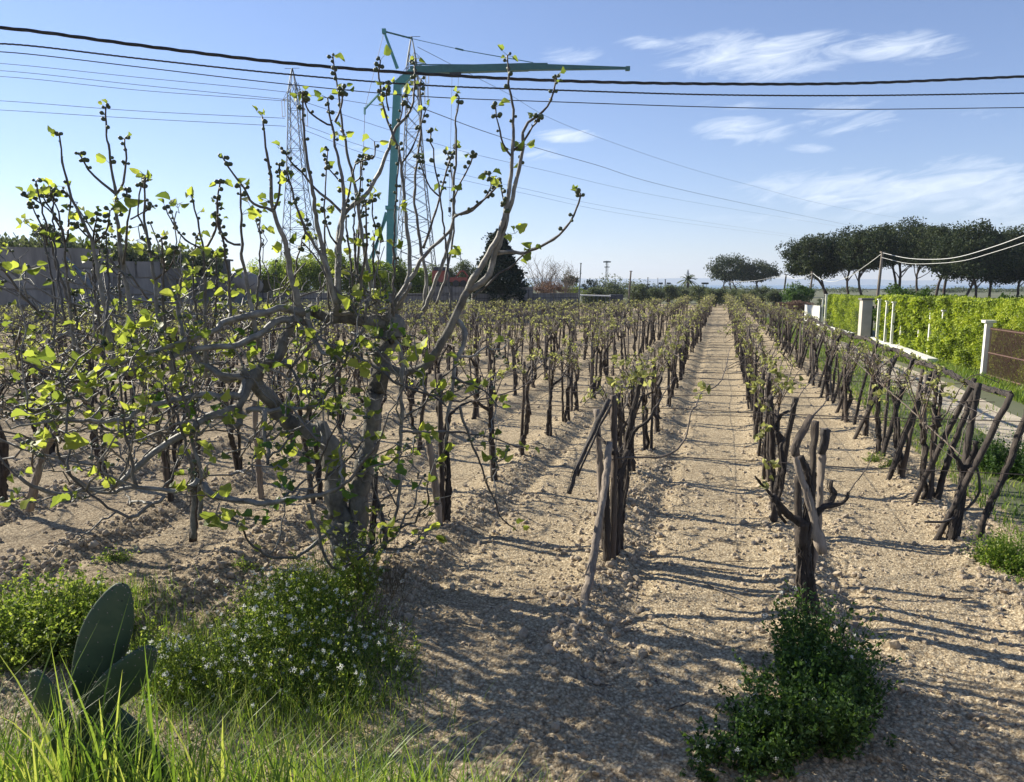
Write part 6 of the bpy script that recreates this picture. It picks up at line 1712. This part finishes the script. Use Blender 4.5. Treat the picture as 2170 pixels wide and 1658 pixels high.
def posE(n_):
    c = [gr(500, 1500), gr(350, 1450), gr(620, 1480), gr(250, 1300), gr(700, 1540), gr(420, 1380), gr(600, 1330)]; q = rs.randint(0, 7, n_)
    return np.array([c[i][0] for i in q]) + rs.normal(0, .28, n_), np.array([c[i][1] for i in q]) + rs.normal(0, .2, n_)
grass('short_grass', 'short grass among the flowering weeds and down to the bank', M_GRASS, 7000, posE, lambda n_: rs.uniform(.04, .27, n_), lambda n_: rs.uniform(.0014, .003, n_), .9)
# loose clods and stones, larger along the rows
g = MB()
n_ = 9000
kk = rs.randint(-6, 2, n_); s_ = 4.6 + rs.exponential(4.5, n_); nn_ = ROW0 + PITCHR * kk + rs.normal(.12, .28, n_)
P = RN[None] * nn_[:, None] + RD[None] * s_[:, None]
n2 = 5000; P2 = np.c_[rs.uniform(-3.5, 5, n2), rs.uniform(3.4, 9, n2)]
P = np.concatenate([P, P2]); sz = np.concatenate([rs.gamma(2.0, .0065, n_) + .006, rs.gamma(2, .004, n2) + .004])
keep = (nm(P[:, 0], P[:, 1]) < 3.2) & (P[:, 1] > 3.3); P, sz = P[keep], np.minimum(sz[keep], .045)
z = ground_z(P[:, 0], P[:, 1])
sq = rs.uniform(.6, 1.2, (len(P), 3)); M3 = rot_rand(len(P)) * (sz[:, None] * sq)[:, None, :]
g.inst(ICO[0] * (1 + .22 * rs.uniform(-1, 1, (12, 1))), ICO[1], np.c_[P, z + sz * .25], M3, rs.uniform(0, 1, len(P)))
tag(g.build('loose_clods', M_CLOD), 'loose soil crumbs and clods scattered along the vine rows', 'soil clods', kind='stuff')
# straw and cut canes lying about
g = MB()
for i in range(260):
    x, y = rs.uniform(-3, 4.5), rs.uniform(3.6, 9.5); z = gz(x, y) + .02; a = rs.uniform(0, 6.28); L = rs.uniform(.03, .16)
    g.tube([(x, y, z), (x + math.cos(a) * L / 2, y + math.sin(a) * L / 2, z + .012), (x + math.cos(a) * L, y + math.sin(a) * L, z + .004)], rs.uniform(.0012, .003), 4)
tag(g.build('cut_twigs', M_PALEWOOD), 'short pale twigs and straw lying on the soil', 'twigs', kind='stuff')

# ------------------------------------------------------------------ air
g = MB(); g.box((300, 2900, 70), (8000, 6200, 145))
me = g.mesh('haze', [])
hm = bpy.data.materials.new('haze_air'); hm.use_nodes = True
hm.node_tree.nodes.clear()
ho = nd(hm.node_tree, 'ShaderNodeOutputMaterial'); hv = nd(hm.node_tree, 'ShaderNodeVolumePrincipled')
hv.inputs['Color'].default_value = (.80, .88, 1.0, 1); hv.inputs['Density'].default_value = .00022; hv.inputs['Anisotropy'].default_value = .2
hm.node_tree.links.new(hv.outputs[0], ho.inputs['Volume'])
me.materials.append(hm)
hz = bpy.data.objects.new('haze', me); COL.objects.link(hz); tag(hz, 'pale blue air haze over the far plain', 'haze', kind='stuff')

# fallen leaves and longer prunings on the soil
g = MB(); n_ = 900
x, y = rs.uniform(-3.5, 4.5, n_), 3.5 + rs.exponential(2.6, n_); kq = nm(x, y) < 3.1; x, y = x[kq], y[kq]
P = np.c_[x, y, ground_z(x, y) + .006]
rt = rot_rand(len(P)); rt[:, 2, :2] *= .25
g.inst(LEAF_OV[0], LEAF_OV[1], P, rt * rs.uniform(.012, .034, len(P))[:, None, None], rs.uniform(0, 1, len(P)))
tag(g.build('fallen_leaves', M_RUST), 'brown dead leaves scattered over the soil', 'dead leaves', kind='stuff')
g = MB()
for i in range(46):
    x, y = rs.uniform(-2.5, 4.2), rs.uniform(4, 11)
    if nm(x, y) > 3: continue
    a = rs.uniform(0, 6.28); L = rs.uniform(.15, .5); pts = []
    for q in np.linspace(0, 1, 5):
        xx, yy_ = x + math.cos(a) * L * q + rs.normal(0, .012), y + math.sin(a) * L * q + rs.normal(0, .012); pts.append((xx, yy_, gz(xx, yy_) + .022))
    g.tube(catmull(pts, .04), rs.uniform(.003, .006), 5)
tag(g.build('prunings', M_CANE), 'cut vine prunings lying between the rows', 'prunings', kind='stuff')
